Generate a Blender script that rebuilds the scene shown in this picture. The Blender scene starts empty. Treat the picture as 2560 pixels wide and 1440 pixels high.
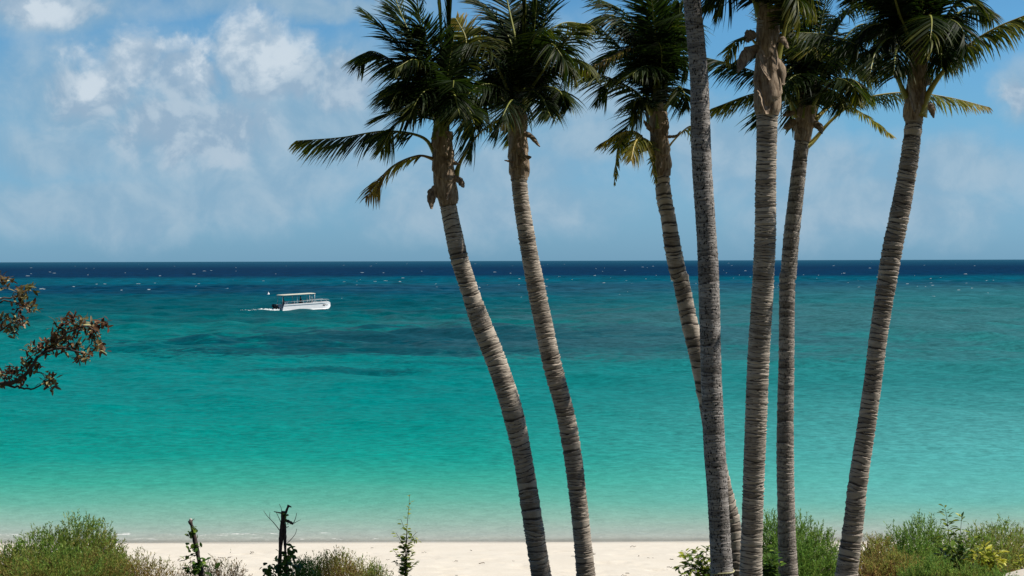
import bpy, math, random
import numpy as np
from mathutils import Vector
R = math.radians
rng = np.random.default_rng(7)
random.seed(7)
scene = bpy.context.scene
COL = scene.collection

# ------------------------------------------------------------------ camera
F = 3556.0                      # focal length in photograph pixels (50 mm on 36 mm)
CH = 7.6                        # eye height above the sea
pitch = math.atan(68.0 / F)
roll = math.radians(0.157)
cf = np.array([0, math.cos(pitch), -math.sin(pitch)])
r0 = np.array([1.0, 0, 0]); u0 = np.array([0, math.sin(pitch), math.cos(pitch)])
cr = r0 * math.cos(roll) - u0 * math.sin(roll)
cu = u0 * math.cos(roll) + r0 * math.sin(roll)
CAM = np.array([0, 0, CH])

def P(px, py, d):
    """world point seen at photograph pixel (px, py), d metres out to sea"""
    v = cf + cr * (px - 1280) / F - cu * (py - 720) / F
    return CAM + v * (d / v[1])

cd = bpy.data.cameras.new('camera'); cam = bpy.data.objects.new('camera', cd); COL.objects.link(cam)
from mathutils import Matrix
m = Matrix.Identity(4)
for i in range(3):
    m[i][0] = cr[i]; m[i][1] = cu[i]; m[i][2] = -cf[i]; m[i][3] = CAM[i]
cam.matrix_world = m
cd.lens = 50; cd.sensor_width = 36; cd.clip_start = 0.1; cd.clip_end = 200000
scene.camera = cam
scene.view_settings.view_transform = 'Standard'
scene.view_settings.look = 'None'
scene.view_settings.exposure = 0.08
scene.view_settings.gamma = 1.0
scene.cycles.max_bounces = 8
scene.cycles.transparent_max_bounces = 16

# ------------------------------------------------------------------ helpers
def lin(r, g, b):
    f = lambda c: (c / 255 / 12.92) if c / 255 <= 0.04045 else ((c / 255 + 0.055) / 1.055) ** 2.4
    return (f(r), f(g), f(b), 1.0)

class MB:
    """gathers vertices and faces; build() links them as ONE mesh object"""
    def __init__(s):
        s.v = []; s.n = 0; s.f = []; s.at = {}
        s.mi = []
    def add(s, verts, faces, mat=0, **attrs):
        verts = np.asarray(verts, float).reshape(-1, 3)
        faces = [np.asarray(f, int) + s.n for f in (faces if isinstance(faces, list) else [faces])]
        for k, a in attrs.items():
            a = np.broadcast_to(np.asarray(a, float), (len(verts),))
            s.at.setdefault(k, []).append((s.n, a))
        s.v.append(verts); s.n += len(verts)
        for f in faces:
            s.f.append(f); s.mi.append(np.full(len(f), mat))
    def build(s, name, mats, parent=None, smooth=True):
        me = bpy.data.meshes.new(name)
        v = np.concatenate(s.v).astype(np.float32)
        me.vertices.add(len(v)); me.vertices.foreach_set('co', v.ravel())
        loops = np.concatenate([f.ravel() for f in s.f]); tot = np.concatenate([np.full(len(f), f.shape[1]) for f in s.f])
        me.loops.add(len(loops)); me.loops.foreach_set('vertex_index', loops.astype(np.int32))
        st = np.concatenate([[0], np.cumsum(tot)[:-1]])
        me.polygons.add(len(tot)); me.polygons.foreach_set('loop_start', st.astype(np.int32))
        mi = np.concatenate(s.mi)
        me.polygons.foreach_set('material_index', mi.astype(np.int32))
        me.polygons.foreach_set('use_smooth', np.full(len(tot), smooth))
        for k, lst in s.at.items():
            a = me.attributes.new(k, 'FLOAT', 'POINT')
            full = np.zeros(len(v), np.float32)
            for o, arr in lst: full[o:o + len(arr)] = arr
            a.data.foreach_set('value', full)
        for mm in (mats if isinstance(mats, (list, tuple)) else [mats]): me.materials.append(mm)
        me.update(calc_edges=True); me.validate()
        o = bpy.data.objects.new(name, me); COL.objects.link(o)
        if parent is not None:
            o.parent = parent; o.matrix_parent_inverse = Matrix.Translation(-Vector(parent.location))
        return o

def thing(name, loc, label, cat, group=None):
    o = bpy.data.objects.new(name, None); COL.objects.link(o)
    o.empty_display_size = 0.3
    o.location = [float(c) for c in loc]
    o['label'] = label; o['category'] = cat
    if group: o['group'] = group
    return o
def tag(o, label=None, cat=None, group=None, kind=None):
    if label: o['label'] = label
    if cat: o['category'] = cat
    if group: o['group'] = group
    if kind: o['kind'] = kind
    return o

def spline(pts, n):
    """Catmull-Rom through pts, n samples evenly spaced by arc length"""
    p = np.asarray(pts, float)
    if len(p) == 2: 
        t = np.linspace(0, 1, n)[:, None]; return p[0] * (1 - t) + p[1] * t
    q = np.vstack([2 * p[0] - p[1], p, 2 * p[-1] - p[-2]])
    out = []
    for i in range(len(p) - 1):
        t = np.linspace(0, 1, 40, endpoint=False)[:, None]
        a, b, c, d = q[i], q[i + 1], q[i + 2], q[i + 3]
        out.append(.5 * ((2 * b) + (-a + c) * t + (2 * a - 5 * b + 4 * c - d) * t ** 2 + (-a + 3 * b - 3 * c + d) * t ** 3))
    out = np.vstack(out + [p[-1:]])
    s = np.concatenate([[0], np.cumsum(np.linalg.norm(np.diff(out[:, :3], axis=0), axis=1))])
    g = np.linspace(0, s[-1], n)
    return np.stack([np.interp(g, s, out[:, k]) for k in range(out.shape[1])], 1)

def nrm(a): return a / np.maximum(np.linalg.norm(a, axis=-1, keepdims=True), 1e-9)

def tube(mb, pts, rad, sides=8, mat=0, flat=1.0, ref=None, cap=True, **attrs):
    pts = np.asarray(pts, float); n = len(pts)
    rad = np.broadcast_to(np.asarray(rad, float), (n,))
    T = nrm(np.gradient(pts, axis=0))
    ref = np.array([0.3, -1.0, 0.15]) if ref is None else np.asarray(ref, float)
    A = nrm(np.cross(T, ref)); B = np.cross(A, T)
    a = np.linspace(0, 2 * math.pi, sides, endpoint=False)
    ring = pts[:, None] + rad[:, None, None] * (A[:, None] * np.cos(a)[None, :, None] + flat * B[:, None] * np.sin(a)[None, :, None])
    i = np.arange(n - 1)[:, None] * sides; j = np.arange(sides)[None]; j2 = (j + 1) % sides
    q = np.stack([i + j, i + j2, i + sides + j2, i + sides + j], -1).reshape(-1, 4)
    fs = [q]
    if cap: fs += [np.arange(sides)[::-1][None], (np.arange(sides) + (n - 1) * sides)[None]]
    at = {k: (np.repeat(np.asarray(v), sides) if np.ndim(v) else v) for k, v in attrs.items()}
    mb.add(ring.reshape(-1, 3), fs, mat, **at)

def box(mb, c, s, mat=0, bev=0.0):
    x, y, z = np.array(s) / 2
    if bev <= 0:
        v = np.array([[a * x, b * y, e * z] for a in (-1, 1) for b in (-1, 1) for e in (-1, 1)]) + np.array(c)
        f = [[0, 1, 3, 2], [4, 6, 7, 5], [0, 4, 5, 1], [2, 3, 7, 6], [0, 2, 6, 4], [1, 5, 7, 3]]
        mb.add(v, np.array(f), mat)
    else:
        b = bev; ring = [(-x + b, -y), (x - b, -y), (x, -y + b), (x, y - b), (x - b, y), (-x + b, y), (-x, y - b), (-x, -y + b)]
        v = []
        for zz, k in ((-z, 1 - b / max(x, y)), (-z + b, 1), (z - b, 1), (z, 1 - b / max(x, y))):
            v += [(px * k, py * k, zz) for px, py in ring]
        v = np.array(v) + np.array(c)
        q = [[i * 8 + j, i * 8 + (j + 1) % 8, i * 8 + 8 + (j + 1) % 8, i * 8 + 8 + j] for i in range(3) for j in range(8)]
        mb.add(v, [np.array(q), np.arange(8)[::-1][None], (np.arange(8) + 24)[None]], mat)

# node helpers
class NT:
    def __init__(s, tree): s.t = tree; s.n = tree.nodes; s.l = tree.links
    def node(s, typ, **kw):
        n = s.n.new(typ)
        for k, v in kw.items(): setattr(n, k, v)
        return n
    def put(s, sock, v):
        if isinstance(v, bpy.types.NodeSocket): s.l.new(v, sock)
        else: sock.default_value = v
    def m(s, op, a, b=0.0, c=0.0, clamp=False):
        n = s.n.new('ShaderNodeMath'); n.operation = op; n.use_clamp = clamp
        for i, v in enumerate((a, b, c)): s.put(n.inputs[i], v)
        return n.outputs[0]
    def ss(s, x, lo, hi, a=0.0, b=1.0):
        n = s.n.new('ShaderNodeMapRange'); n.interpolation_type = 'SMOOTHSTEP'
        for i, v in enumerate((x, lo, hi, a, b)): s.put(n.inputs[i], v)
        return n.outputs[0]
    def mix(s, f, a, b, mode='MIX'):
        n = s.n.new('ShaderNodeMix'); n.data_type = 'RGBA'; n.blend_type = mode
        s.put(n.inputs[0], f); s.put(n.inputs[6], a); s.put(n.inputs[7], b)
        return n.outputs[2]
    def ramp(s, f, stops, interp='LINEAR'):
        n = s.n.new('ShaderNodeValToRGB'); n.color_ramp.interpolation = interp
        e = n.color_ramp.elements
        while len(e) < len(stops): e.new(0.5)
        for i, (p, c) in enumerate(stops):
            e[i].position = p; e[i].color = c if len(c) == 4 else (*c, 1)
        s.put(n.inputs[0], f)
        return n.outputs[0]
    def noise(s, vec, scale, detail=4, rough=0.55, dist=0.0, col=False):
        n = s.n.new('ShaderNodeTexNoise')
        if vec is not None: s.put(n.inputs['Vector'], vec)
        n.inputs['Scale'].default_value = scale; n.inputs['Detail'].default_value = detail
        n.inputs['Roughness'].default_value = rough; n.inputs['Distortion'].default_value = dist
        return n.outputs['Color' if col else 'Fac']
    def xyz(s, x, y, z):
        n = s.n.new('ShaderNodeCombineXYZ')
        for i, v in enumerate((x, y, z)): s.put(n.inputs[i], v)
        return n.outputs[0]
    def sep(s, v):
        n = s.n.new('ShaderNodeSeparateXYZ'); s.l.new(v, n.inputs[0]); return n.outputs
    def attr(s, name):
        n = s.n.new('ShaderNodeAttribute'); n.attribute_name = name; return n.outputs['Fac']
    def mapping(s, vec, scale=(1, 1, 1), loc=(0, 0, 0)):
        n = s.n.new('ShaderNodeMapping'); s.l.new(vec, n.inputs[0]); n.inputs['Scale'].default_value = scale; n.inputs['Location'].default_value = loc
        return n.outputs[0]
    def bump(s, h, dist=0.02, strength=1.0):
        n = s.n.new('ShaderNodeBump'); s.l.new(h, n.inputs['Height']); n.inputs['Distance'].default_value = dist; n.inputs['Strength'].default_value = strength
        return n.outputs[0]
    def obj(s): return s.n.new('ShaderNodeTexCoord').outputs['Object']
    def pos(s): return s.n.new('ShaderNodeNewGeometry').outputs['Position']

def mat(name):
    mm = bpy.data.materials.new(name); mm.use_nodes = True
    t = NT(mm.node_tree); t.n.clear()
    out = t.n.new('ShaderNodeOutputMaterial')
    return mm, t, out
def principled(t, out, color, rough=0.7, normal=None, spec=0.5, metal=0.0):
    b = t.n.new('ShaderNodeBsdfPrincipled')
    t.put(b.inputs['Base Color'], color); t.put(b.inputs['Roughness'], rough)
    b.inputs['Specular IOR Level'].default_value = spec; b.inputs['Metallic'].default_value = metal
    if normal is not None: t.l.new(normal, b.inputs['Normal'])
    if out is not None: t.l.new(b.outputs[0], out.inputs[0])
    return b
def simple(name, c, rough=0.6, nscale=8, var=0.25, spec=0.5):
    mm, t, out = mat(name)
    n = t.noise(t.obj(), nscale, 5)
    k = t.ss(n, 0.3, 0.7, 1 - var, 1 + var)
    col = t.mix(1.0, (*c, 1), t.xyz(k, k, k), 'MULTIPLY')
    principled(t, out, col, rough, t.bump(n, 0.01, 0.3), spec)
    return mm

# ------------------------------------------------------------------ light
SUN_EL, SUN_AZ = 54.0, 2.0          # azimuth measured from +X towards +Y (out to sea)
sd = np.array([math.cos(R(SUN_EL)) * math.cos(R(SUN_AZ)), math.cos(R(SUN_EL)) * math.sin(R(SUN_AZ)), math.sin(R(SUN_EL))])
sl = bpy.data.lights.new('sun', 'SUN'); sl.energy = 5.0; sl.angle = R(0.53); sl.color = (1.0, 0.955, 0.88)
so = bpy.data.objects.new('sun', sl); COL.objects.link(so)
so.rotation_euler = Vector(sd).to_track_quat('Z', 'Y').to_euler()
so.location = (20, 20, 40)

w = bpy.data.worlds.new('World'); scene.world = w; w.use_nodes = True
t = NT(w.node_tree); t.n.clear()
wout = t.n.new('ShaderNodeOutputWorld'); bg = t.n.new('ShaderNodeBackground')
t.l.new(bg.outputs[0], wout.inputs[0])
sky = t.n.new('ShaderNodeTexSky'); sky.sky_type = 'NISHITA'; sky.sun_disc = False
sky.sun_elevation = R(SUN_EL); sky.sun_rotation = R(90 - SUN_AZ)
sky.air_density = 1.0; sky.dust_density = 0.0; sky.ozone_density = 2.0; sky.altitude = 0
SKY_K = 0.1
tc = t.n.new('ShaderNodeTexCoord').outputs['Generated']
sx, sy, sz = t.sep(tc)
yy = t.m('MAXIMUM', t.m('ABSOLUTE', sy), 0.1)
u = t.m('DIVIDE', sx, yy); v = t.m('DIVIDE', sz, yy)
uv = t.xyz(u, v, 0.0)
el = t.m('MULTIPLY', sz, 1.0)
# darker, bluer air low over the water than the standard atmosphere gives
tint = t.ramp(el, [(0.0, (0.194, 0.438, 0.93)), (0.04, (0.32, 0.57, 0.92)), (0.095, (0.39, 0.69, 0.91)), (0.16, (0.41, 0.77, 0.98)), (0.35, (0.32, 0.50, 0.68)), (1.0, (0.26, 0.31, 0.38))])
base = t.mix(1.0, sky.outputs[0], tint, 'MULTIPLY')
nA = t.noise(uv, 26, 8, 0.58, 0.3)
nB = t.noise(uv, 9, 5, 0.5, 0.2)
nAs = t.noise(t.mapping(uv, loc=(0.006, 0.012, 0)), 26, 8, 0.58, 0.3)
nW = t.sep(t.noise(uv, 17, 6, 0.6, 0, True))
uw = t.m('ADD', u, t.m('MULTIPLY', t.m('SUBTRACT', nW[0], .5), .05)); vw = t.m('ADD', v, t.m('MULTIPLY', t.m('SUBTRACT', nW[1], .5), .04))
def blob(px, py, a, b):
    du = t.m('MULTIPLY', t.m('SUBTRACT', uw, (px - 1280) / F), F / a)
    dv = t.m('MULTIPLY', t.m('SUBTRACT', vw, (652 - py) / F), F / b)
    r = t.m('SQRT', t.m('ADD', t.m('MULTIPLY', du, du), t.m('MULTIPLY', dv, dv)))
    return t.m('SUBTRACT', 1.0, r)
def field(lst):
    x = None
    for bb in lst:
        e = blob(*bb); x = e if x is None else t.m('SMOOTH_MAX', x, e, 0.15)
    return x
soft = field([(230, 240, 240, 170), (470, 330, 380, 150), (700, 190, 190, 150), (100, 0, 250, 80), (860, 250, 150, 200), (800, 5, 340, 45),
              (640, 430, 260, 110), (1230, 430, 260, 80), (1420, 200, 260, 150), (2340, 430, 240, 90), (2560, 230, 60, 80), (150, 370, 200, 90), (2050, 430, 220, 80), (1500, 350, 200, 80), (300, 510, 420, 80), (1250, 520, 320, 80), (2200, 520, 340, 90), (1850, 380, 220, 120), (700, 330, 260, 130)])
soft_n = t.m('SUBTRACT', t.m('ADD', t.m('MULTIPLY', nB, .55), t.m('MULTIPLY', nA, .45)), 0.5)
soft_d = t.ss(t.m('ADD', soft, t.m('MULTIPLY', soft_n, 1.9)), -0.5, 0.6)
crisp = field([(335, 92, 60, 45), (215, 125, 80, 45), (228, 185, 60, 70), (435, 108, 45, 25), (505, 110, 60, 25), (598, 95, 70, 75), (690, 110, 100, 70), (770, 85, 45, 38), (485, 165, 45, 75), (100, 15, 110, 32), (320, 160, 60, 50), (620, 60, 50, 30)])
mid = field([(230, 215, 150, 110), (330, 150, 120, 80), (470, 190, 110, 95), (640, 150, 150, 110), (760, 170, 90, 90), (480, 320, 260, 110), (860, 200, 80, 110), (120, 10, 200, 55), (2545, 240, 40, 55)])
mid_d = t.ss(t.m('ADD', mid, t.m('MULTIPLY', t.m('SUBTRACT', t.m('ADD', t.m('MULTIPLY', nA, .75), t.m('MULTIPLY', nB, .25)), 0.5), 1.8)), 0.0, .5)
cd_ = t.m('ADD', crisp, t.m('MULTIPLY', t.m('SUBTRACT', nA, 0.5), 2.2))
crisp_d = t.ss(cd_, -0.25, 0.7)
shade = t.ss(t.m('ADD', t.m('MULTIPLY', t.m('SUBTRACT', nA, nAs), 3.2), t.m('MULTIPLY', cd_, .35)), -0.1, 0.5)
csoft = t.mix(t.ss(nA, 0.35, 0.68), (0.245, 0.40, 0.54, 1), (0.36, 0.49, 0.60, 1))
cmid = t.mix(t.ss(t.m('SUBTRACT', nA, nAs), -.08, .10), (0.29, 0.41, 0.54, 1), (0.44, 0.545, 0.645, 1))
cbright = t.mix(shade, (0.42, 0.53, 0.64, 1), (0.62, 0.70, 0.77, 1))
skyc = t.mix(1.0, base, (SKY_K, SKY_K, SKY_K, 1), 'MULTIPLY')
c1 = t.mix(t.m('MULTIPLY', soft_d, 0.82), skyc, csoft)
c1 = t.mix(t.m('MULTIPLY', mid_d, 0.8), c1, cmid)
c2 = t.mix(t.m('MULTIPLY', crisp_d, 0.72), c1, cbright)
# only on the seaward half of the sky
c3 = t.mix(t.ss(sy, 0.2, 0.45), skyc, c2)
bk = t.mix(1.0, c3, (1 / SKY_K,) * 3 + (1,), 'MULTIPLY')
t.l.new(bk, bg.inputs[0]); bg.inputs[1].default_value = SKY_K

# ------------------------------------------------------------------ ground and sea
GY = [-160, -90, -50, -22, -8, 0, 15, 21, 24, 28, 30.5, 38.4, 42, 50, 60]
GZ = [95, 58, 30, 9.5, 4.2, 3.5, 2.9, 2.3, 1.85, 1.15, 0.88, 0.0, -0.4, -1.6, -3.0]  # steep rise behind the camera is added out of view to cut fill light
def ground(x, y):
    x = np.asarray(x, float); y = np.asarray(y, float)
    z = np.interp(y, GY, GZ)
    z = z + 0.75 * np.exp(-(((x - 8.3) / 1.6) ** 2 + ((y - 21.6) / 1.5) ** 2))
    return z
def fbm2(x, y, seed, octs=4, lac=2.0):
    r = np.random.default_rng(seed); z = np.zeros(np.broadcast(x, y).shape); a = 1.0
    for o in range(octs):
        for k in range(4):
            th = r.uniform(0, 2 * math.pi); ph = r.uniform(0, 6.28); f = lac ** o * r.uniform(.7, 1.3)
            z = z + a * np.sin(f * (x * math.cos(th) + y * math.sin(th)) + ph) / 4
        a *= 0.55
    return z

def grid(mb, X, Y, Z, **at):
    n, k = X.shape
    i = np.arange(n - 1)[:, None] * k; j = np.arange(k - 1)[None]
    q = np.stack([i + j, i + j + 1, i + k + j + 1, i + k + j], -1).reshape(-1, 4)
    mb.add(np.stack([X, Y, Z], -1).reshape(-1, 3), q, 0, **{a: b.ravel() for a, b in at.items()})

gx = np.concatenate([np.linspace(-400, -26, 30), np.arange(-25, 25.01, 0.16), np.linspace(26, 400, 30)])
gy = np.concatenate([np.linspace(-160, 14, 70), np.arange(14.3, 27, 0.3), np.arange(27, 42, 0.09), np.linspace(42.3, 60, 24)])
GXX, GYY = np.meshgrid(gx, gy)
GZZ = ground(GXX, GYY)
near = np.clip((38.0 - GYY) / 3, 0, 1)
foot = np.zeros_like(GXX)
rr = np.random.default_rng(3)
sub = (np.abs(GXX[0]) < 25)
for k in range(520):                                   # footprints and wind hollows in the dry sand
    cx = rr.uniform(-14, 14); cy = rr.uniform(28.5, 37.2); s1 = rr.uniform(.1, .22); s2 = rr.uniform(.1, .28)
    ix = np.where(np.abs(gx - cx) < .8)[0]; iy = np.where(np.abs(gy - cy) < 1)[0]
    if len(ix) and len(iy):
        sl_ = np.ix_(iy, ix)
        d2 = ((GXX[sl_] - cx) / s1) ** 2 + ((GYY[sl_] - cy) / s2) ** 2
        foot[sl_] += 0.035 * (np.exp(-((np.sqrt(d2) - 1.4) * 2.2) ** 2) * .5 - np.exp(-d2))
GZZ += near * (0.04 * fbm2(GXX * 1.1, GYY * 1.1, 5, 4) + foot)
mb = MB(); grid(mb, GXX, GYY, GZZ)
ms, t, out = mat('sand')
pp = t.pos(); px_, py_, pz_ = t.sep(pp)
n1 = t.noise(pp, 1.2, 6, .6); n2 = t.noise(pp, 60, 3, .6); n3 = t.noise(pp, 7, 4, .6)
dry = t.mix(n1, (0.62, 0.555, 0.45, 1), (0.74, 0.68, 0.575, 1))
dry = t.mix(t.ss(n3, .62, .72, 0, .3), dry, (0.5, 0.42, 0.32, 1))
wet = t.mix(t.ss(pz_, -.06, .0), (.60, .58, .50, 1), t.mix(n1, (0.56, 0.49, 0.38, 1), (0.62, 0.55, 0.44, 1)))
wl = t.m('ADD', pz_, t.m('MULTIPLY', t.m('SUBTRACT', t.noise(t.mapping(pp, (.25, .6, 0)), 1, 3, .5), .5), .12))
wf = t.ss(wl, 0.035, 0.085, 1, 0)
hb = t.m('ADD', t.m('MULTIPLY', n2, .3), n3)
hx = t.m('MULTIPLY', t.m('SUBTRACT', px_, 8.6), .42); hy = t.m('MULTIPLY', t.m('SUBTRACT', py_, 21.7), .5)
hump = t.m('ADD', t.m('MULTIPLY', hx, hx), t.m('MULTIPLY', hy, hy))
soil = t.m('MULTIPLY', t.ss(t.m('ADD', py_, t.m('MULTIPLY', t.m('SUBTRACT', t.noise(pp, .8, 5, .6), .5), 3.0)), 25.6, 27.2, 1, 0), t.ss(hump, .7, 1.3))
litter = t.mix(t.ss(n3, .35, .65), (.035, .048, .016, 1), (.10, .082, .05, 1))
dry = t.mix(soil, dry, litter)  # dark litter also covers the added slope, so unseen ground bounces less light
principled(t, out, t.mix(wf, dry, wet), t.ss(wf, 0, 1, .95, .35), t.bump(hb, 0.02, .5), .3)
beach = mb.build('beach', ms); tag(beach, 'pale sunlit sand beach rising from the waterline to the low dune', 'beach', kind='structure')

# sea: rows closer together near the shore, real waves growing with distance
ry = [36.5]
while ry[-1] < 3200: ry.append(ry[-1] + max(0.09, 0.0036 * ry[-1]))
ry = np.array(ry + list(np.geomspace(3300, 90000, 40)))
tu = np.concatenate([-np.geomspace(.5, 12, 26)[::-1], np.linspace(-.46, .46, 640), np.geomspace(.5, 12, 26)])
SX = ry[:, None] * tu[None]; SY = np.repeat(ry[:, None], len(tu), 1)
SZ = np.zeros_like(SX)
rr = np.random.default_rng(11)
dy = np.gradient(ry)[:, None]
for k in range(44):
    lam = math.exp(rr.uniform(math.log(.7), math.log(16))); th = rr.normal(0.55, .55)
    kx, ky = math.sin(th) * 2 * math.pi / lam, math.cos(th) * 2 * math.pi / lam
    wgt = np.clip(lam / (3.2 * dy) - .6, 0, 1)
    ph = kx * SX + ky * SY + rr.uniform(0, 6.28) + 1.1 * np.sin(SX * .13 / lam * 3 + SY * .05 + k)
    sn = np.sin(ph)
    SZ += wgt * 0.0082 * lam ** .85 * (sn + .35 * sn * sn)
env = np.clip((ry - 38.5) / 110, 0, 1)[:, None] ** .8 * .95 + .05
fadex = np.clip((.5 - np.abs(tu)) / .05, 0, 1)[None]
SZ *= env * fadex * np.clip((3200 - ry) / 800, 0, 1)[:, None]
# one small breaker just off the sand at the left
bx = 1 / (1 + np.exp((SX + 5.4) / .5))
yb = 39.35 + .12 * np.sin(SX * .9) + .07 * np.sin(SX * 2.3)
SZ += .055 * bx * np.exp(-((SY - yb) / .15) ** 2) * (.6 + .4 * np.sin(SX * 3.1 + np.sin(SX * 1.3) * 2))
mb = MB(); grid(mb, SX, SY, SZ)
mw, t, out = mat('sea_water')
pp = t.pos(); wx, wy, wz = t.sep(pp)
warp = t.m('SUBTRACT', t.noise(t.mapping(pp, (.035, .05, 0)), 1, 5, .55), .5)
warp2 = t.m('SUBTRACT', t.noise(t.mapping(pp, (.006, .008, 0)), 1, 4, .55), .5)
yw = t.m('MULTIPLY', wy, t.m('ADD', 1.0, t.m('ADD', t.m('MULTIPLY', warp, .22), t.m('MULTIPLY', warp2, .25))))
ynear = t.ss(wy, 45, 75)
ywm = t.m('ADD', t.m('MULTIPLY', ynear, yw), t.m('MULTIPLY', t.m('SUBTRACT', 1.0, ynear), t.m('ADD', wy, t.m('MULTIPLY', warp, 1.2))))
dep = t.m('DIVIDE', CH * F / 720.0, t.m('MAXIMUM', ywm, 30))
SEA = [(0, 40, 98, 126), (7, 16, 78, 108), (18, 2, 52, 88), (37, 2, 56, 92), (44, 0, 96, 120), (56, 0, 98, 120), (64, 2, 70, 100), (78, 4, 74, 102), (90, 0, 94, 112), (118, 0, 102, 112), (150, 0, 118, 120),  # lightened first stops paint haze at the horizon into the colour
       (205, 0, 130, 130), (270, 0, 139, 138), (340, 0, 144, 141), (430, 0, 154, 145), (500, 16, 167, 152), (556, 68, 186, 164), (606, 112, 196, 174), (648, 156, 202, 184), (688, 190, 203, 192), (704, 202, 202, 190)]
def alb(c, k=0.62):
    l = lin(*c); return (l[0] * k, l[1] * k, l[2] * k, 1)
# a colour ramp holds at most 32 stops
wcol = t.ramp(dep, [(p / 720, alb(c)) for p, *c in SEA])
def reef(cx, cy, ax, ay, seed, sharp=.5):
    ex = t.m('DIVIDE', t.m('SUBTRACT', wx, cx), ax); ey = t.m('DIVIDE', t.m('SUBTRACT', wy, cy), ay)
    e = t.m('SUBTRACT', 1.0, t.m('SQRT', t.m('ADD', t.m('MULTIPLY', ex, ex), t.m('MULTIPLY', ey, ey))))
    n = t.noise(t.mapping(pp, (.13 * 40 / ay, .17 * 40 / ay, 0), (seed, seed * 2, 0)), 1, 6, .62)
    return t.ss(t.m('ADD', e, t.m('MULTIPLY', t.m('SUBTRACT', n, .5), 3.0)), 0, sharp)
def rcol(r, g, b): return alb((r, g, b))
for cx_, cy_, ax_, ay_, sd_, sh_, k_, c_ in [(40, 185, 64, 75, 1, .7, .75, (66, 104, 116)), (8, 141, 32, 28, 4, .4, .85, (48, 92, 106)), (-9, 138, 24, 22, 5, .35, .85, (12, 82, 96)), (3, 119, 26, 8, 6, .4, .8, (30, 94, 104)),
        (-15, 117, 18, 5.5, 7, .4, .8, (0, 82, 94)), (-12, 97, 7, 2.4, 8, .4, .75, (0, 92, 100)), (24, 111, 28, 7, 12, .4, .7, (54, 108, 116)), (-50, 240, 60, 90, 9, .5, .5, (0, 86, 98)), (70, 400, 150, 140, 13, .5, .5, (46, 100, 122)), (-2, 103, 9, 2.0, 15, .4, .6, (0, 98, 104)), (-20, 131, 22, 5, 17, .4, .7, (0, 86, 100)), (-27, 123, 14, 3.5, 19, .4, .6, (0, 92, 104)), (14, 128, 30, 7, 21, .4, .7, (50, 98, 110))]:
    wcol = t.mix(t.m('MULTIPLY', reef(cx_, cy_, ax_, ay_, sd_, sh_), k_), wcol, rcol(*c_))
wcol = t.mix(t.m('MULTIPLY', t.m('MULTIPLY', t.ss(t.m('DIVIDE', wx, wy), -.08, .34), t.m('MULTIPLY', t.ss(wy, 40, 47), t.ss(wy, 480, 300))), .5), wcol, t.mix(t.ss(wy, 90, 52), rcol(70, 148, 150), rcol(128, 208, 212)))  # stronger sky reflection towards the right, painted into the water colour
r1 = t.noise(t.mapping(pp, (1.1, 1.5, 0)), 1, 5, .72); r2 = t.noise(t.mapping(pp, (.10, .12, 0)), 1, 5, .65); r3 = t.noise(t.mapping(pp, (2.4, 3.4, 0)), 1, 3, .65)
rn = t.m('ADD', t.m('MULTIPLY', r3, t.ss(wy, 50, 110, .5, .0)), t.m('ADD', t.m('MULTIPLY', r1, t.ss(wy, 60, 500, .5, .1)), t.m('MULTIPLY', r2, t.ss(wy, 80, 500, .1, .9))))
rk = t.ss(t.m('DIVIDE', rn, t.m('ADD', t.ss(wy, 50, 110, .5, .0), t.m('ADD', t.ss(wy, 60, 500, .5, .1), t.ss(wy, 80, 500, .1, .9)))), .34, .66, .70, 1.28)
wcol = t.mix(t.ss(wy, 40, 60, .25, 1), wcol, t.mix(1.0, wcol, t.xyz(rk, rk, rk), 'MULTIPLY'))  # ripple light and dark, as from wave facets, painted into the colour
# foam lace at the small breaker and along the swash
fn = t.noise(t.mapping(pp, (2.2, 6.0, 0)), 1, 5, .65)
fband = t.m('MULTIPLY', t.ss(wz, .028, .05), t.ss(fn, .52, .62))
fsw = t.m('MULTIPLY', t.m('MULTIPLY', t.ss(wy, 38.35, 38.6), t.ss(wy, 38.7, 39.1, 1, 0)), t.ss(t.m('ADD', fn, t.m('MULTIPLY', t.ss(wx, -9, 6), -.08)), .57, .66))
foam = t.m('MAXIMUM', t.m('MULTIPLY', fband, t.m('MULTIPLY', t.ss(wy, 40.0, 39.7), t.m('MULTIPLY', t.ss(wy, 38.7, 38.9), t.ss(wx, -4.6, -5.6)))), t.m('MULTIPLY', fsw, .8))
foam = t.m('MINIMUM', foam, 1.0)
wcol = t.mix(foam, wcol, (.78, .78, .74, 1))
b1 = t.noise(t.mapping(pp, (.9, 1.7, 0)), 1, 4, .6); b2 = t.noise(t.mapping(pp, (3.2, 6.5, 0)), 1, 3, .6)
bf = t.ss(wy, 60, 260, 1, .15)
hh = t.m('ADD', t.m('MULTIPLY', b1, .22), t.m('MULTIPLY', b2, t.m('MULTIPLY', bf, .05)))
nb = t.bump(hh, 1.0, .55)
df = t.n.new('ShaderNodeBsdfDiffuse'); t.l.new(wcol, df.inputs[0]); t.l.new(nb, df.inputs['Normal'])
gl = t.n.new('ShaderNodeBsdfGlossy'); gl.inputs['Roughness'].default_value = .12; t.l.new(nb, gl.inputs['Normal'])
fr = t.n.new('ShaderNodeFresnel'); fr.inputs[0].default_value = 1.33; t.l.new(nb, fr.inputs['Normal'])
mx = t.n.new('ShaderNodeMixShader'); t.l.new(t.m('MULTIPLY', t.m('MULTIPLY', fr.outputs[0], t.ss(wy, 70, 400, .14, .05)), t.m('SUBTRACT', 1.0, foam)), mx.inputs[0]); t.l.new(df.outputs[0], mx.inputs[1]); t.l.new(gl.outputs[0], mx.inputs[2])
tr = t.n.new('ShaderNodeBsdfTransparent')
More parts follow.
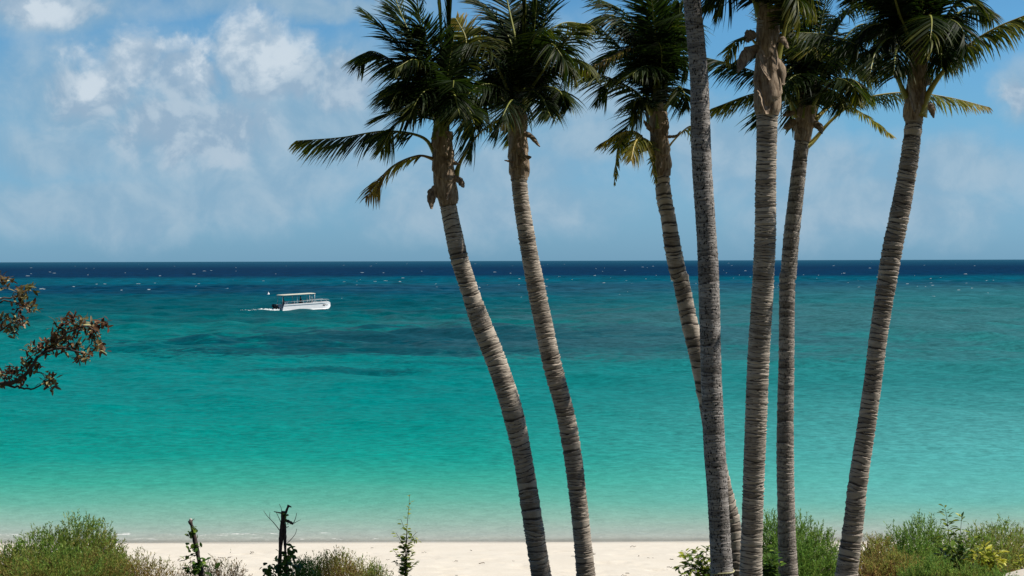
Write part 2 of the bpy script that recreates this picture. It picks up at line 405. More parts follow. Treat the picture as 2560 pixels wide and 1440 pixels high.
op = t.m('MAXIMUM', t.ss(t.m('ADD', wy, t.m('MULTIPLY', warp, 1.2)), 38.2, 38.9, .55, 1), foam)
m2 = t.n.new('ShaderNodeMixShader'); t.l.new(op, m2.inputs[0]); t.l.new(tr.outputs[0], m2.inputs[1]); t.l.new(mx.outputs[0], m2.inputs[2])
t.l.new(m2.outputs[0], out.inputs[0])
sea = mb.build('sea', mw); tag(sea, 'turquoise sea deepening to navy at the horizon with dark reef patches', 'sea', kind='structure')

# whitecaps: low ragged crests of foam out at sea
mfoam, t, out = mat('foam'); n = t.noise(t.obj(), 3, 4)
principled(t, out, t.mix(n, (.17, .25, .28, 1), (.36, .42, .45, 1)), .8, t.bump(n, .1, .5))
mb = MB(); rr = np.random.default_rng(21)
for k in range(190):
    d = 27000 / (rr.uniform(5, 75) if k < 168 else rr.uniform(60, 105)); d = min(d, 4200)
    x = rr.uniform(-.4, .4) * d
    sz_ = .25 + rr.random() ** 2.5; wl_ = .5 * sz_ * (1 + d / 1100); hh_ = .03 * sz_ * (1 + d / 800)
    n = 9; s = np.linspace(-1, 1, n); top = (.07 + hh_) * np.clip(1 - s * s, 0, 1) ** .6 * rr.uniform(.4, 1.2, n)
    yo = d + rr.uniform(-.2, .2, n) + .4 * s
    xs = x + wl_ * s; b0 = .06 + min(.16, d / 6000)
    v = np.concatenate([np.stack([xs, yo - .35, np.full(n, b0)], 1), np.stack([xs, yo, b0 + .1 + top], 1), np.stack([xs, yo + .5, np.full(n, b0)], 1)])
    q = np.concatenate([np.stack([np.arange(n - 1) + o, np.arange(1, n) + o, np.arange(1, n) + o + n, np.arange(n - 1) + o + n], 1) for o in (0, n)])
    mb.add(v, q)
tag(mb.build('whitecap_foam', mfoam), 'scattered white flecks of breaking foam on the far dark blue sea', 'foam', kind='stuff')

# ------------------------------------------------------------------ palms
def trunk_mat(name, c_hi, c_lo, fleck=0.0, ringdark=.9):
    mm, t, out = mat(name)
    o = t.obj(); ring = t.attr('ring'); tone = t.attr('tone')
    n1 = t.noise(t.mapping(o, (7, 7, 38)), 1, 6, .65); n2 = t.noise(t.mapping(o, (40, 40, 120)), 1, 3, .6); n3 = t.noise(t.mapping(o, (2.2, 2.2, 1.1)), 1, 4, .6)
    col = t.mix(t.ss(t.m('ADD', t.m('MULTIPLY', n1, .72), t.m('MULTIPLY', tone, .28)), .22, .70), (*c_lo, 1), (*c_hi, 1))
    col = t.mix(t.ss(n3, .5, .72, 0, .4), col, (*[c * .45 for c in c_lo], 1))
    col = t.mix(t.m('MULTIPLY', t.ss(t.m('ADD', ring, t.m('MULTIPLY', n1, .55)), .92, 1.14), ringdark), col, (.035, .026, .02, 1))
    col = t.mix(t.ss(n2, .6, .75, 0, .35), col, (.5, .45, .38, 1))
    h = t.m('ADD', n1, t.m('MULTIPLY', n2, .4))
    if fleck:
        f1 = t.noise(t.mapping(o, (52, 52, 24)), 1, 2, .5)
        f2 = t.noise(t.mapping(o, (16, 16, 42)), 1, 2, .5)
        f3 = t.noise(t.mapping(o, (2, 2, 1.2), (3, 1, 0)), 1, 2, .5)
        ff = t.m('MULTIPLY', t.m('MULTIPLY', t.ss(f1, .54, .60), t.ss(f2, .44, .52)), t.ss(f3, .3, .5, .35, 1))
        col = t.mix(t.m('MULTIPLY', ff, fleck), col, (.018, .014, .012, 1)); h = t.m('SUBTRACT', h, t.m('MULTIPLY', ff, 1.6))
    principled(t, out, col, .88, t.bump(h, .012, .8), .25)
    return mm
TM = {'tan': trunk_mat('palm_bark_tan', (.56, .485, .395), (.18, .146, .115)),
      'brown': trunk_mat('palm_bark_brown', (.53, .455, .37), (.16, .129, .102)),
      'grey': trunk_mat('palm_bark_pitted', (.47, .43, .395), (.19, .168, .15), .98, .6),
      'fleck': trunk_mat('palm_bark_flecked', (.50, .44, .375), (.17, .142, .118), .6, .6)}

def frond_mat():
    mm, t, out = mat('palm_leaflet')
    d = t.attr('dry'); k = t.attr('rnd')
    n = t.noise(t.obj(), 5, 3)
    dd = t.m('ADD', d, t.m('MULTIPLY', t.m('SUBTRACT', n, .5), .25))
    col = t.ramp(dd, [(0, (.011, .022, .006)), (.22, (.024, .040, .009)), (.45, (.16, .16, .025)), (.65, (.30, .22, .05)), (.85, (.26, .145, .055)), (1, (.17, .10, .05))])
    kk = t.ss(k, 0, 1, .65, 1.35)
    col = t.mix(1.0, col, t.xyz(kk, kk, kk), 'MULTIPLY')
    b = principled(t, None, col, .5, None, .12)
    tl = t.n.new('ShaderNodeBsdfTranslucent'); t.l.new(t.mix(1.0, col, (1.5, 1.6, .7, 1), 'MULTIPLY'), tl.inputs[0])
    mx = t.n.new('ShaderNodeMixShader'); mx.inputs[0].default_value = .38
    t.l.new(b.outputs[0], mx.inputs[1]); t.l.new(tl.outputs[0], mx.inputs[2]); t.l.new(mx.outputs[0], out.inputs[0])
    return mm
LM = frond_mat()
def rib_mat():
    mm, t, out = mat('palm_leaf_stalk')
    d = t.attr('dry'); n = t.noise(t.mapping(t.obj(), (14, 14, 4)), 1, 4)
    dd = t.m('ADD', d, t.m('MULTIPLY', t.m('SUBTRACT', n, .5), .35))
    col = t.ramp(dd, [(0, (.13, .18, .035)), (.3, (.27, .28, .055)), (.55, (.46, .36, .07)), (.8, (.29, .17, .06)), (1, (.2, .13, .08))])
    principled(t, out, col, .42, t.bump(n, .01, .3), .4)
    return mm
RM = rib_mat()
def sheath_mat():
    mm, t, out = mat('dry_leaf_sheath')
    o = t.obj(); n = t.noise(t.mapping(o, (30, 30, 5)), 1, 6, .65, .6); n2 = t.noise(o, 5, 4)
    col = t.mix(t.ss(n, .3, .7), (.15, .098, .062, 1), (.50, .385, .27, 1))
    col = t.mix(t.ss(n2, .5, .75, 0, .6), col, (.10, .065, .045, 1))
    principled(t, out, col, .8, t.bump(n, .015, .8), .25)
    return mm
SM = sheath_mat()

WIND = np.array([-.55, .05, -.05])
def make_frond(root, pts, dry=(.05, .25), leaf=.52, droop=.8, rib=(.05, .006), bare=.16, n=84, wind=.8, fwd=.55, ribdry=.2, out_dir=None, spear=False, roll=0.0, wid=.026, r=None):
    """one palm leaf: leaflets mesh (the frond) with its midrib as a child; pts are world points"""
    r = r or rng
    c = spline(pts, 48)
    T = nrm(np.gradient(c, axis=0))
    tip = c[-1] - c[0]
    od = np.array([tip[0], tip[1], 0]) if out_dir is None else np.asarray(out_dir, float)
    od = od / max(np.linalg.norm(od), 1e-6)
    refup = np.array([0, 0, 1.0]) - .75 * od
    S = nrm(np.cross(T, refup)); U = nrm(np.cross(S, T))
    if roll:
        S, U = S * math.cos(roll) + U * math.sin(roll), U * math.cos(roll) - S * math.sin(roll)
    mb = MB()
    s = np.linspace(bare, .995, n) ** 1.0
    s = np.clip(s + r.uniform(-.25, .25, n) * (1 - bare) / n, 0, 1)
    fidx = s * 47
    ip = lambda A: np.stack([np.interp(fidx, np.arange(48), A[:, k]) for k in range(3)], 1)
    b, TT, SS, UU = ip(c), nrm(ip(T)), nrm(ip(S)), nrm(ip(U))
    sr = (s - bare) / (1 - bare)
    L = leaf * 1.18 * (.50 + .55 * np.sin(np.pi * np.clip(sr * .8 + .12, 0, 1))) * np.where(sr > .75, 1 - (sr - .75) * 1.9, 1)
    K = 5
    for side in (-1, 1):
        keep = r.random(n) > .05
        Ls = L * r.uniform(.75, 1.12, n)
        fw = (fwd + .75 * sr ** 2 + r.normal(0, .10, n))
        if spear: fw = fw + 3
        d0 = nrm(nrm(TT * fw[:, None] + side * SS + UU * (.25 + r.normal(0, .13, n))[:, None]) - np.array([0, 0, 1.0]) * .55 * droop)
        dr = droop * r.uniform(.65, 1.35, n); wn = wind * r.uniform(.5, 1.4, n)
        pos = b.copy(); dirv = d0.copy()
        P_ = [pos]; W_ = []
        tw = r.normal(0, .35, n)
        for k in range(K):
            f = (k + .6) / K
            dirv = nrm(d0 + np.array([0, 0, -1.0]) * (dr * .85 * f ** 1.6)[:, None] + WIND * (wn * f)[:, None])
            pos = pos + dirv * (Ls / K)[:, None]; P_.append(pos)
        P_ = np.stack(P_, 1)                                     # n,K+1,3
        D_ = nrm(np.gradient(P_, axis=1))
        Wv = TT[:, None] - D_ * np.sum(TT[:, None] * D_, -1, keepdims=True)
        Wv = nrm(Wv + UU[:, None] * tw[:, None, None])
        prof = np.array([.45, 1, .95, .75, .45, .05]) * wid * .5
        ws = prof[None] * r.uniform(.75, 1.2, n)[:, None]
        A = P_ + Wv * ws[..., None]; B = P_ - Wv * ws[..., None]
        VV = np.stack([A, B], 2)[keep]                             # m,K+1,2,3
        mN = len(VV)
        base = np.arange(mN)[:, None] * (2 * (K + 1)); kk = np.arange(K)[None] * 2
        q = np.stack([base + kk, base + kk + 1, base + kk + 3, base + kk + 2], -1).reshape(-1, 4)
        tt = np.linspace(0, 1, K + 1)[None, :, None]
        dv = dry[0] + (dry[1] - dry[0]) * (sr[:, None, None] ** 1.6 * .75 + tt ** 2.2 * .35) + r.normal(0, .07, n)[:, None, None] + 0 * tt
        dv = np.repeat(np.broadcast_to(dv, (n, K + 1, 1)), 2, 2)[keep]
        rv = np.repeat(np.repeat(r.random(n)[:, None, None], K + 1, 1), 2, 2)[keep]
        mb.add(VV.reshape(-1, 3), q, 0, dry=dv.ravel(), rnd=rv.ravel())
    fr = mb.build('frond', LM, root)
    mr = MB(); x = np.linspace(0, 1, 48)
    rad = rib[1] + (rib[0] - rib[1]) * (1 - x) ** 1.5
    rad = rad + rib[0] * .9 * np.exp(-x * 16)
    tube(mr, c, rad, 7, 0, .62, ref=refup, dry=ribdry + .35 * x * (dry[1]))
    rb = mr.build('midrib', RM, root)
    rb.parent = fr; rb.matrix_parent_inverse = Matrix.Identity(4)
    return fr

def make_trunk(root, d, pts, style, spacing, topd=None, ringamp=.05, seed=1):
    """pts: (px, py, width px) from top to bottom; the last one is continued down into the ground"""
    r = np.random.default_rng(seed)
    c = np.array([P(x, y, d) for x, y, w_ in pts]); rad = np.array([.955 * w_ / 2 * d / F for *_, w_ in pts])
    # continue down to the soil
    a = c[-1]; dirn = nrm(c[-1] - c[-2])
    gz = float(ground(a[0], a[1])) - .15
    if a[2] > gz:
        h = a[2] - gz; e = a + np.array([dirn[0] / max(-dirn[2], .3) * h * .8, 0, -h])
        c = np.vstack([c, e]); rad = np.append(rad, rad[-1] * 1.18)
    L = np.linalg.norm(np.diff(c, axis=0), axis=1).sum()
    n = int(L / .0085)
    cc = spline(np.column_stack([c, rad]), n)
    c, rad = cc[:, :3], cc[:, 3]
    sides = 26
    ang = np.linspace(0, 2 * math.pi, sides, endpoint=False)
    T = nrm(np.gradient(c, axis=0)); ref = np.array([0, -1.0, 0])
    A = nrm(np.cross(T, ref)); B = np.cross(A, T)
    slen = np.linspace(0, L, n)
    edges = [0.0]
    while edges[-1] < L + .3: edges.append(edges[-1] + spacing * (r.uniform(.4, 1.5) if r.random() > .12 else r.uniform(1.5, 2.6)))
    edges = np.array(edges)
    tilt = r.normal(0, .018, (len(edges), 2)); tones = r.random(len(edges)); amps = r.uniform(.2, 1.7, len(edges))
    sl2 = slen[:, None] + .018 * np.sin(ang * 2 + 3 * slen[:, None])[:] * spacing * 8
    k0 = np.clip(np.searchsorted(edges, slen) - 1, 0, len(edges) - 2)
    sl2 = sl2 + tilt[k0, 0][:, None] * np.cos(ang) + tilt[k0, 1][:, None] * np.sin(ang)
    k = np.clip(np.searchsorted(edges, sl2.ravel()) - 1, 0, len(edges) - 2).reshape(sl2.shape)
    fr_ = (sl2 - edges[k]) / (edges[k + 1] - edges[k])              # 0 at upper lip .. 1 at the next scar below
    fr_ = np.clip(fr_, 0, 1)
    lump = fbm2(ang[None] * 2 + 0 * sl2, sl2 * 7, seed + 4, 3)
    rad2 = rad[:, None] * (1 + 1.9 * ringamp * amps[k] * ((1 - fr_) ** 1.5 - .45) + .022 * lump + .012 * r.normal(size=lump.shape) * (fr_ < .25))
    V = c[:, None] + rad2[..., None] * (A[:, None] * np.cos(ang)[None, :, None] + B[:, None] * np.sin(ang)[None, :, None])
    i = np.arange(n - 1)[:, None] * sides; j = np.arange(sides)[None]; j2 = (j + 1) % sides
    q = np.stack([i + j, i + sides + j, i + sides + j2, i + j2], -1).reshape(-1, 4)
    mb = MB(); mb.add(V.reshape(-1, 3), [q, np.arange(sides)[None]], 0, ring=fr_.ravel(), tone=tones[k].ravel())
    o = mb.build('trunk', TM[style], root)
    return o

def sheath(root, d, pts, seed, name='leaf_sheath', rough=.10):
    """ragged fibre wrap round the top of the trunk; pts (px, py, width)"""
    r = np.random.default_rng(seed)
    cc = spline(np.array([[*P(x, y, d), w_ / 2 * d / F] for x, y, w_ in pts]), 60)
    c, rad = cc[:, :3], cc[:, 3]; sides = 30
    ang = np.linspace(0, 2 * math.pi, sides, endpoint=False)
    s = np.linspace(0, 1, 60)[:, None]
    T = nrm(np.gradient(c, axis=0)); A = nrm(np.cross(T, np.array([0, -1.0, 0]))); B = np.cross(A, T)
    ph = ang[None] + s * 1.6
    wv = fbm2(np.cos(ph) * 2 + seed, np.sin(ph) * 2 + s * 5, seed, 4)
    steps = (s * 3.3 + .35 * np.sin(ph + seed)) % 1.0
    rr_ = rad[:, None] * (1 + rough * wv + .13 * (steps - .5))
    V = c[:, None] + rr_[..., None] * (A[:, None] * np.cos(ang)[None, :, None] + B[:, None] * np.sin(ang)[None, :, None])
    i = np.arange(59)[:, None] * sides; j = np.arange(sides)[None]; j2 = (j + 1) % sides
    q = np.stack([i + j, i + sides + j, i + sides + j2, i + j2], -1).reshape(-1, 4)
    mb = MB(); mb.add(V.reshape(-1, 3), q)
    return mb.build(name, SM, root)

def flap(root, d, pts, width, dz=-.12, curl=.5, seed=0):
    """one dry curling piece of old leaf base"""
    r = np.random.default_rng(seed + 50)
    n = 16
    c = spline(np.array([P(x, y, d + dz * (i / (len(pts) - 1)) - .1) for i, (x, y) in enumerate(pts)]), n)
    T = nrm(np.gradient(c, axis=0)); wv = nrm(np.cross(T, np.array([0.25, -1.0, .2]))); nv = np.cross(T, wv)
    x = np.linspace(0, 1, n); ws = width * d / F * .5 * np.sin(np.pi * (.22 + .72 * x)) * (1 + .12 * r.normal(size=n))
    cols = np.linspace(-1, 1, 7); top = []
    for th in (0.0, .008):
        top.append(c[:, None] + wv[:, None] * (cols[None] * ws[:, None])[..., None] + nv[:, None] * ((curl * ws[:, None] * cols[None] ** 2) + th + .006 * np.sin(x * 9)[:, None])[..., None])
    V = np.concatenate([a.reshape(-1, 3) for a in top])
    i = np.arange(n - 1)[:, None] * 7; j = np.arange(6)[None]
    q = np.stack([i + j, i + j + 1, i + 8 + j, i + 7 + j], -1).reshape(-1, 4)
    N_ = n * 7
    rim = [(k * 7, (k + 1) * 7) for k in range(n - 1)] + [((k + 1) * 7 + 6, k * 7 + 6) for k in range(n - 1)] + [(k + 1, k) for k in range(6)] + [((n - 1) * 7 + k, (n - 1) * 7 + k + 1) for k in range(6)]
    rq = np.array([[a, b, b + N_, a + N_] for a, b in rim])
    mb = MB(); mb.add(V, [q[:, ::-1], q + N_, rq]); mb.build('sheath_flap', SM, root)

G_, Y_, D_ = (.02, .32), (.30, .62), (.62, .98)
def palm(label, d, trunk, style, spacing, crown, fronds, fills=8, seed=1, sheaths=(), flaps=(), ringamp=.05, fill_len=(1.2, 1.9), fspread=1.0, ups=4):
    x, y, w_ = trunk[-1]
    b = P(x, y, d); b[2] = float(ground(b[0], b[1]))
    root = thing('palm_tree', b, label, 'palm tree', 'coconut palms on the dune above the beach')
    make_trunk(root, d, trunk, style, spacing, ringamp=ringamp, seed=seed)
    for i, sh in enumerate(sheaths): sheath(root, d, sh, seed * 10 + i)
    for i, fl in enumerate(flaps): flap(root, d, fl[0], fl[1], *(fl[2:] or ()), seed=seed * 7 + i)
    r = np.random.default_rng(seed * 101)
    for f in fronds:
        pts, dt = f[0], f[1]; kw = dict(f[2]) if len(f) > 2 else {}
        n = len(pts)
        w3 = [P(px, py, d + dt * (i / (n - 1)) ** 1.2) for i, (px, py) in enumerate(pts)]
        make_frond(root, w3, r=r, **kw)
    cx, cy = crown
    for k in range(fills):                                   # leaves pointing towards and away from us
        az = (k + r.uniform(-.3, .3)) / fills * 2 * math.pi; el_ = r.uniform(.0, 1.25)
        Ln = r.uniform(*fill_len)
        c0 = P(cx + r.uniform(-16, 16), cy + r.uniform(0, 85), d - r.uniform(-.10, .13))
        h = np.array([math.cos(az) * .62 * fspread, math.sin(az), 0])
        st_ = r.uniform(.25, .45); pts = [c0, c0 + np.array([math.cos(az) * .12, math.sin(az) * .14, 1.0]) * st_]; e = el_
        for q_ in range(4):
            pts.append(pts[-1] + (h * math.cos(e) + np.array([0, 0, math.sin(e)])) * Ln / 4 + np.array([-.03, 0, 0]) * q_); e -= r.uniform(.28, .55)
        make_frond(root, pts, r=r, dry=(.0, r.choice([.15, .3, .5])), leaf=r.uniform(.45, .6), droop=r.uniform(.5, 1.0), n=64, rib=(.036, .005), bare=.26)
    for k in range(ups):                                     # upright young leaves, swept by the wind
        c0 = P(cx + r.uniform(-14, 14), cy + r.uniform(0, 70), d - r.uniform(-.1, .13)); Ln = r.uniform(1.7, 2.3); a = r.uniform(-.55, .30); b_ = r.uniform(-.4, .4)
        pts = [c0 + Ln * q_ * np.array([math.sin(a) * (.6 + .6 * q_), math.sin(b_) * (.6 + .6 * q_), math.cos(a) * (1 - .18 * q_)]) for q_ in (0, .33, .66, 1)]
        make_frond(root, pts, r=r, dry=(.0, .15), leaf=r.uniform(.48, .6), droop=r.uniform(.25, .5), wind=1.2, n=80, rib=(.034, .006), roll=r.uniform(-.6, .6))
    return root

SPEAR = dict(dry=(.15, .25), leaf=.42, droop=.05, wind=.25, fwd=2.2, bare=.25, spear=True, ribdry=.12, n=40)
def yk(**k): 
    d = dict(dry=Y_, ribdry=.45); d.update(k); return d

# --- first palm
palm('leftmost palm, trunk curving left, one long frond reaching left above a small brown one', 21.0,
     [(1103, 300, 40), (1106, 380, 44), (1112, 450, 46), (1121, 517, 43), (1147, 640, 48), (1173, 723, 46), (1202, 807, 54), (1246, 918, 54), (1281, 1029, 55), (1306, 1140, 50), (1328, 1279, 52), (1353, 1440, 53)],
     'tan', .055, (1103, 290),
     [([(1090, 388), (1055, 343), (965, 328), (850, 344), (740, 352)], -.3, dict(dry=(.0, .6), leaf=.54, droop=1.0, rib=(.042, .006), n=84, wind=.5, fwd=.45, bare=.22)),
      ([(1086, 398), (1042, 390), (975, 420), (916, 492)], -.35, dict(dry=(.55, .95), leaf=.38, droop=.9, ribdry=.8, wind=.3, n=46, rib=(.032, .005))),
      ([(1137, 448), (1153, 400), (1196, 336), (1250, 297), (1272, 310)], .25, dict(dry=(.45, .7), leaf=.24, droop=1.2, ribdry=.33, bare=.66, n=22, rib=(.055, .012))),
      ([(1100, 335), (1085, 290), (1025, 270), (945, 296)], -.9, dict(dry=G_, leaf=.46, droop=.35)),
      ([(1098, 300), (1045, 205), (975, 148), (922, 128), (893, 165)], -.4, dict(dry=G_, leaf=.52, droop=1.0)),
      ([(1096, 290), (1062, 180), (1022, 80), (990, 0), (976, -80)], .3, dict(dry=G_, leaf=.52, droop=.25, wind=1.5)),
      ([(1098, 290), (1072, 170), (1050, 60), (1035, -70)], -.5, dict(dry=G_, leaf=.52, droop=.3, wind=1.5, roll=.6)),
      ([(1098, 300), (1055, 228), (1000, 205), (958, 245)], .6, dict(dry=G_, leaf=.50, droop=1.0)),
      ([(1100, 310), (1050, 250), (1000, 230), (975, 262)], -.8, dict(dry=G_, leaf=.46, droop=1.0)),
      ([(1108, 290), (1140, 190), (1165, 105), (1140, 45)], .5, dict(dry=(.1, .75), leaf=.42, droop=.7)),
      ([(1108, 290), (1150, 170), (1195, 100), (1250, 95)], .9, dict(dry=(.05, .5), leaf=.46, droop=.8)),
      ([(1110, 320), (1145, 262), (1172, 275), (1190, 320)], -.8, dict(dry=G_, leaf=.45, droop=.6)),
      ([(1108, 310), (1120, 240), (1135, 235), (1150, 290)], -1.3, dict(dry=G_, leaf=.5, droop=.9)),
      ([(1098, 310), (1080, 210), (1040, 150), (990, 170)], -1.0, dict(dry=G_, leaf=.55, droop=.8)),
      ([(1104, 300), (1102, 120), (1096, -60)], 0, SPEAR),
      ([(1106, 300), (1118, 140), (1130, -40)], .1, SPEAR)],
     fills=7, seed=2,
     sheaths=[[(1104, 330, 50), (1108, 420, 54), (1114, 470, 58), (1121, 512, 46)]],
     flaps=[([(1090, 465), (1080, 490), (1079, 522)], 24), ([(1135, 440), (1150, 450), (1160, 468)], 18), ([(1092, 400), (1120, 402), (1150, 410)], 16), ([(1112, 420), (1128, 470), (1118, 500)], 26), ([(1125, 360), (1130, 390), (1124, 420)], 14)])
# --- second palm
palm('second palm from the left, slim trunk with a curled tan strip under its crown', 21.8,
     [(1297, 240, 38), (1294, 330, 42), (1297, 400, 44), (1298, 450, 42), (1305, 517, 42), (1325, 640, 45), (1341, 723, 47), (1358, 807, 48), (1382, 918, 49), (1412, 1029, 48), (1432, 1140, 48), (1449, 1279, 46), (1465, 1440, 50)],
     'brown', .048, (1298, 250),
     [([(1292, 285), (1255, 190), (1200, 105), (1140, 118), (1085, 200)], -.7, dict(dry=(.05, .3), leaf=.56, droop=1.1, ribdry=.35)),
      ([(1298, 230), (1278, 110), (1232, 32), (1178, -10)], .3, dict(dry=G_, leaf=.52, droop=.5, wind=1.2)),
      ([(1308, 250), (1350, 188), (1408, 112), (1452, 62)], -.6, dict(dry=G_, leaf=.50, droop=.8, ribdry=.15)),
      ([(1310, 260), (1368, 182), (1425, 145), (1478, 165)], .4, dict(dry=(.05, .45), leaf=.52, droop=.9)),
      ([(1308, 272), (1350, 222), (1395, 225), (1418, 270)], -.8, dict(dry=G_, leaf=.48, droop=.8)),
      ([(1290, 285), (1250, 240), (1208, 245), (1196, 300)], -.6, dict(dry=G_, leaf=.50, droop=.8)),
      ([(1310, 235), (1338, 125), (1370, 22), (1392, -70)], .4, dict(dry=G_, leaf=.52, droop=.35, wind=.6)),
      ([(1302, 280), (1322, 232), (1352, 240), (1376, 290)], -1.1, dict(dry=G_, leaf=.48, droop=.7)),
      ([(1296, 275), (1268, 205), (1235, 190), (1218, 250)], .9, dict(dry=G_, leaf=.55, droop=1.0)),
      ([(1300, 240), (1290, 110), (1268, 0), (1255, -90)], .5, dict(dry=G_, leaf=.52, droop=.3, wind=1.3)),
      ([(1304, 240), (1325, 130), (1400, 60), (1470, 60)], .8, dict(dry=(.0, .7), leaf=.5, droop=.9)),
      ([(1296, 240), (1250, 120), (1200, 70), (1150, 90)], .7, dict(dry=(.05, .8), leaf=.42, droop=.9)),
      ([(1306, 260), (1345, 150), (1380, 110), (1440, 200)], -1.0, dict(dry=G_, leaf=.5, droop=.9)),
      ([(1303, 260), (1312, 100), (1316, -70)], 0, dict(SPEAR, dry=(.3, .3))),
      ([(1301, 260), (1330, 120), (1345, -50)], -.1, SPEAR)],
     fills=8, seed=3,
     sheaths=[[(1296, 285, 48), (1294, 340, 46), (1297, 390, 50), (1299, 420, 52), (1299, 450, 42)]],
     flaps=[([(1298, 326), (1328, 340), (1350, 366)], 14), ([(1285, 408), (1305, 395), (1328, 392)], 18), ([(1280, 300), (1262, 312), (1254, 326)], 20), ([(1285, 330), (1300, 372), (1318, 400)], 20), ([(1282, 405), (1270, 402), (1262, 400)], 5)])
# --- third palm
palm('slanting palm passing behind the pitted grey trunk, yellow fronds hanging under its crown', 23.6,
     [(1645, 240, 34), (1648, 330, 40), (1652, 400, 42), (1655, 443, 40), (1661, 499, 41), (1671, 547, 40), (1682, 617, 44), (1696, 686, 44), (1702, 700, 43), (1723, 803, 44), (1748, 906, 45), (1768, 1008, 45), (1784, 1100, 46), (1799, 1183, 46), (1819, 1265, 47), (1830, 1317, 47), (1836, 1440, 50)],
     'brown', .12, (1646, 240),
     [([(1640, 305), (1597, 237), (1530, 197), (1445, 172)], -.7, dict(dry=(.1, .35), leaf=.50, droop=.9, ribdry=.32, wind=.6)),
      ([(1632, 285), (1600, 195), (1548, 115), (1490, 60)], .4, dict(dry=(.1, .35), leaf=.50, droop=.8, ribdry=.3)),
      ([(1640, 235), (1620, 130), (1568, 60), (1510, 36), (1455, 75)], .2, dict(dry=G_, leaf=.62, droop=1.1, ribdry=.4)),
      ([(1642, 210), (1640, 90), (1620, 0), (1598, -80)], .4, dict(dry=G_, leaf=.52, droop=.25, wind=1.4)),
      ([(1650, 270), (1652, 120), (1656, -60)], 0, dict(SPEAR, dry=(.2, .25))),
      ([(1657, 255), (1676, 160), (1694, 70), (1700, 10)], -.3, dict(dry=(.15, .3), leaf=.36, droop=.25, fwd=1.1, ribdry=.2)),
      ([(1655, 285), (1690, 222), (1708, 228), (1718, 265)], -.7, dict(dry=G_, leaf=.45, droop=.9)),
      ([(1636, 400), (1600, 338), (1560, 330), (1500, 360)], -.4, dict(dry=(.42, .72), leaf=.38, droop=.9, ribdry=.5, n=50)),
      ([(1636, 385), (1590, 335), (1548, 360), (1536, 460)], -.8, dict(dry=(.35, .6), leaf=.18, droop=.5, ribdry=.45, n=44, bare=.4, wind=.2)),
      ([(1640, 400), (1612, 350), (1590, 352), (1578, 400)], -1.0, dict(dry=(.3, .7), leaf=.36, droop=1.0, ribdry=.4)),
      ([(1645, 420), (1636, 390), (1632, 410), (1640, 455)], -.4, dict(dry=(.4, .6), leaf=.16, droop=.9, ribdry=.5, n=20)),
      ([(1655, 430), (1668, 375), (1700, 335), (1727, 315), (1742, 332)], .1, dict(dry=(.5, .6), leaf=.26, droop=1.2, ribdry=.42, bare=.72, n=16, rib=(.05, .012))),
      ([(1652, 90), (1590, 110), (1520, 145), (1432, 190)], -.9, dict(dry=D_, leaf=.24, droop=1.0, ribdry=.9, n=40, bare=.3, rib=(.02, .006))),
      ([(1640, 240), (1590, 150), (1530, 130), (1470, 190)], .8, dict(dry=G_, leaf=.55, droop=1.0)),
      ([(1640, 230), (1600, 100), (1560, 30), (1480, -10)], .7, dict(dry=G_, leaf=.55, droop=.7)),
      ([(1650, 240), (1668, 120), (1690, 60), (1720, 110)], .6, dict(dry=G_, leaf=.45, droop=.9)),
      ([(1636, 290), (1610, 250), (1588, 255), (1580, 300)], -.6, dict(dry=(.05, .4), leaf=.40, droop=.9))],
     fills=8, seed=4, fspread=.8, fill_len=(1.2, 1.9),
     sheaths=[[(1646, 280, 44), (1648, 340, 46), (1653, 410, 50), (1655, 440, 42)]],
     flaps=[([(1640, 330), (1625, 320), (1610, 300)], 12), ([(1660, 340), (1690, 340), (1702, 328)], 8), ([(1640, 350), (1650, 390), (1652, 420)], 18), ([(1662, 400), (1668, 425), (1660, 440)], 20), ([(1665, 290), (1668, 310), (1664, 340)], 14)])
# --- tall pitted palm (crown above the frame)
Dp = palm('thick grey palm trunk pitted with black flecks, its crown out of the picture', 19.0,
     [(1688, -420, 40), (1700, -280, 44), (1718, -120, 46), (1730, 0, 46), (1740, 100, 47), (1748, 200, 48), (1751, 300, 51), (1754, 400, 52), (1759, 480, 52), (1767, 600, 52), (1772, 700, 55), (1777, 900, 54), (1785, 1100, 57), (1792, 1200, 56), (1798, 1300, 55), (1805, 1440, 60)],
     'grey', .05, (1688, -420),
     [([(1688, -420), (1650, -560), (1540, -600), (1420, -520)], -.2, dict(dry=G_, leaf=.55)), ([(1688, -420), (1730, -560), (1840, -590), (1950, -500)], .2, dict(dry=G_, leaf=.55)),
      ([(1688, -420), (1700, -600), (1760, -720), (1850, -760)], 0, dict(dry=G_, leaf=.55)), ([(1688, -420), (1640, -600), (1580, -700), (1500, -720)], .4, dict(dry=G_, leaf=.55)),
      ([(1688, -420), (1640, -470), (1560, -460), (1480, -380)], .6, dict(dry=(.2, .6), leaf=.5))],
     fills=9, seed=5, ringamp=.02, fill_len=(1.6, 2.2), fspread=1.5)
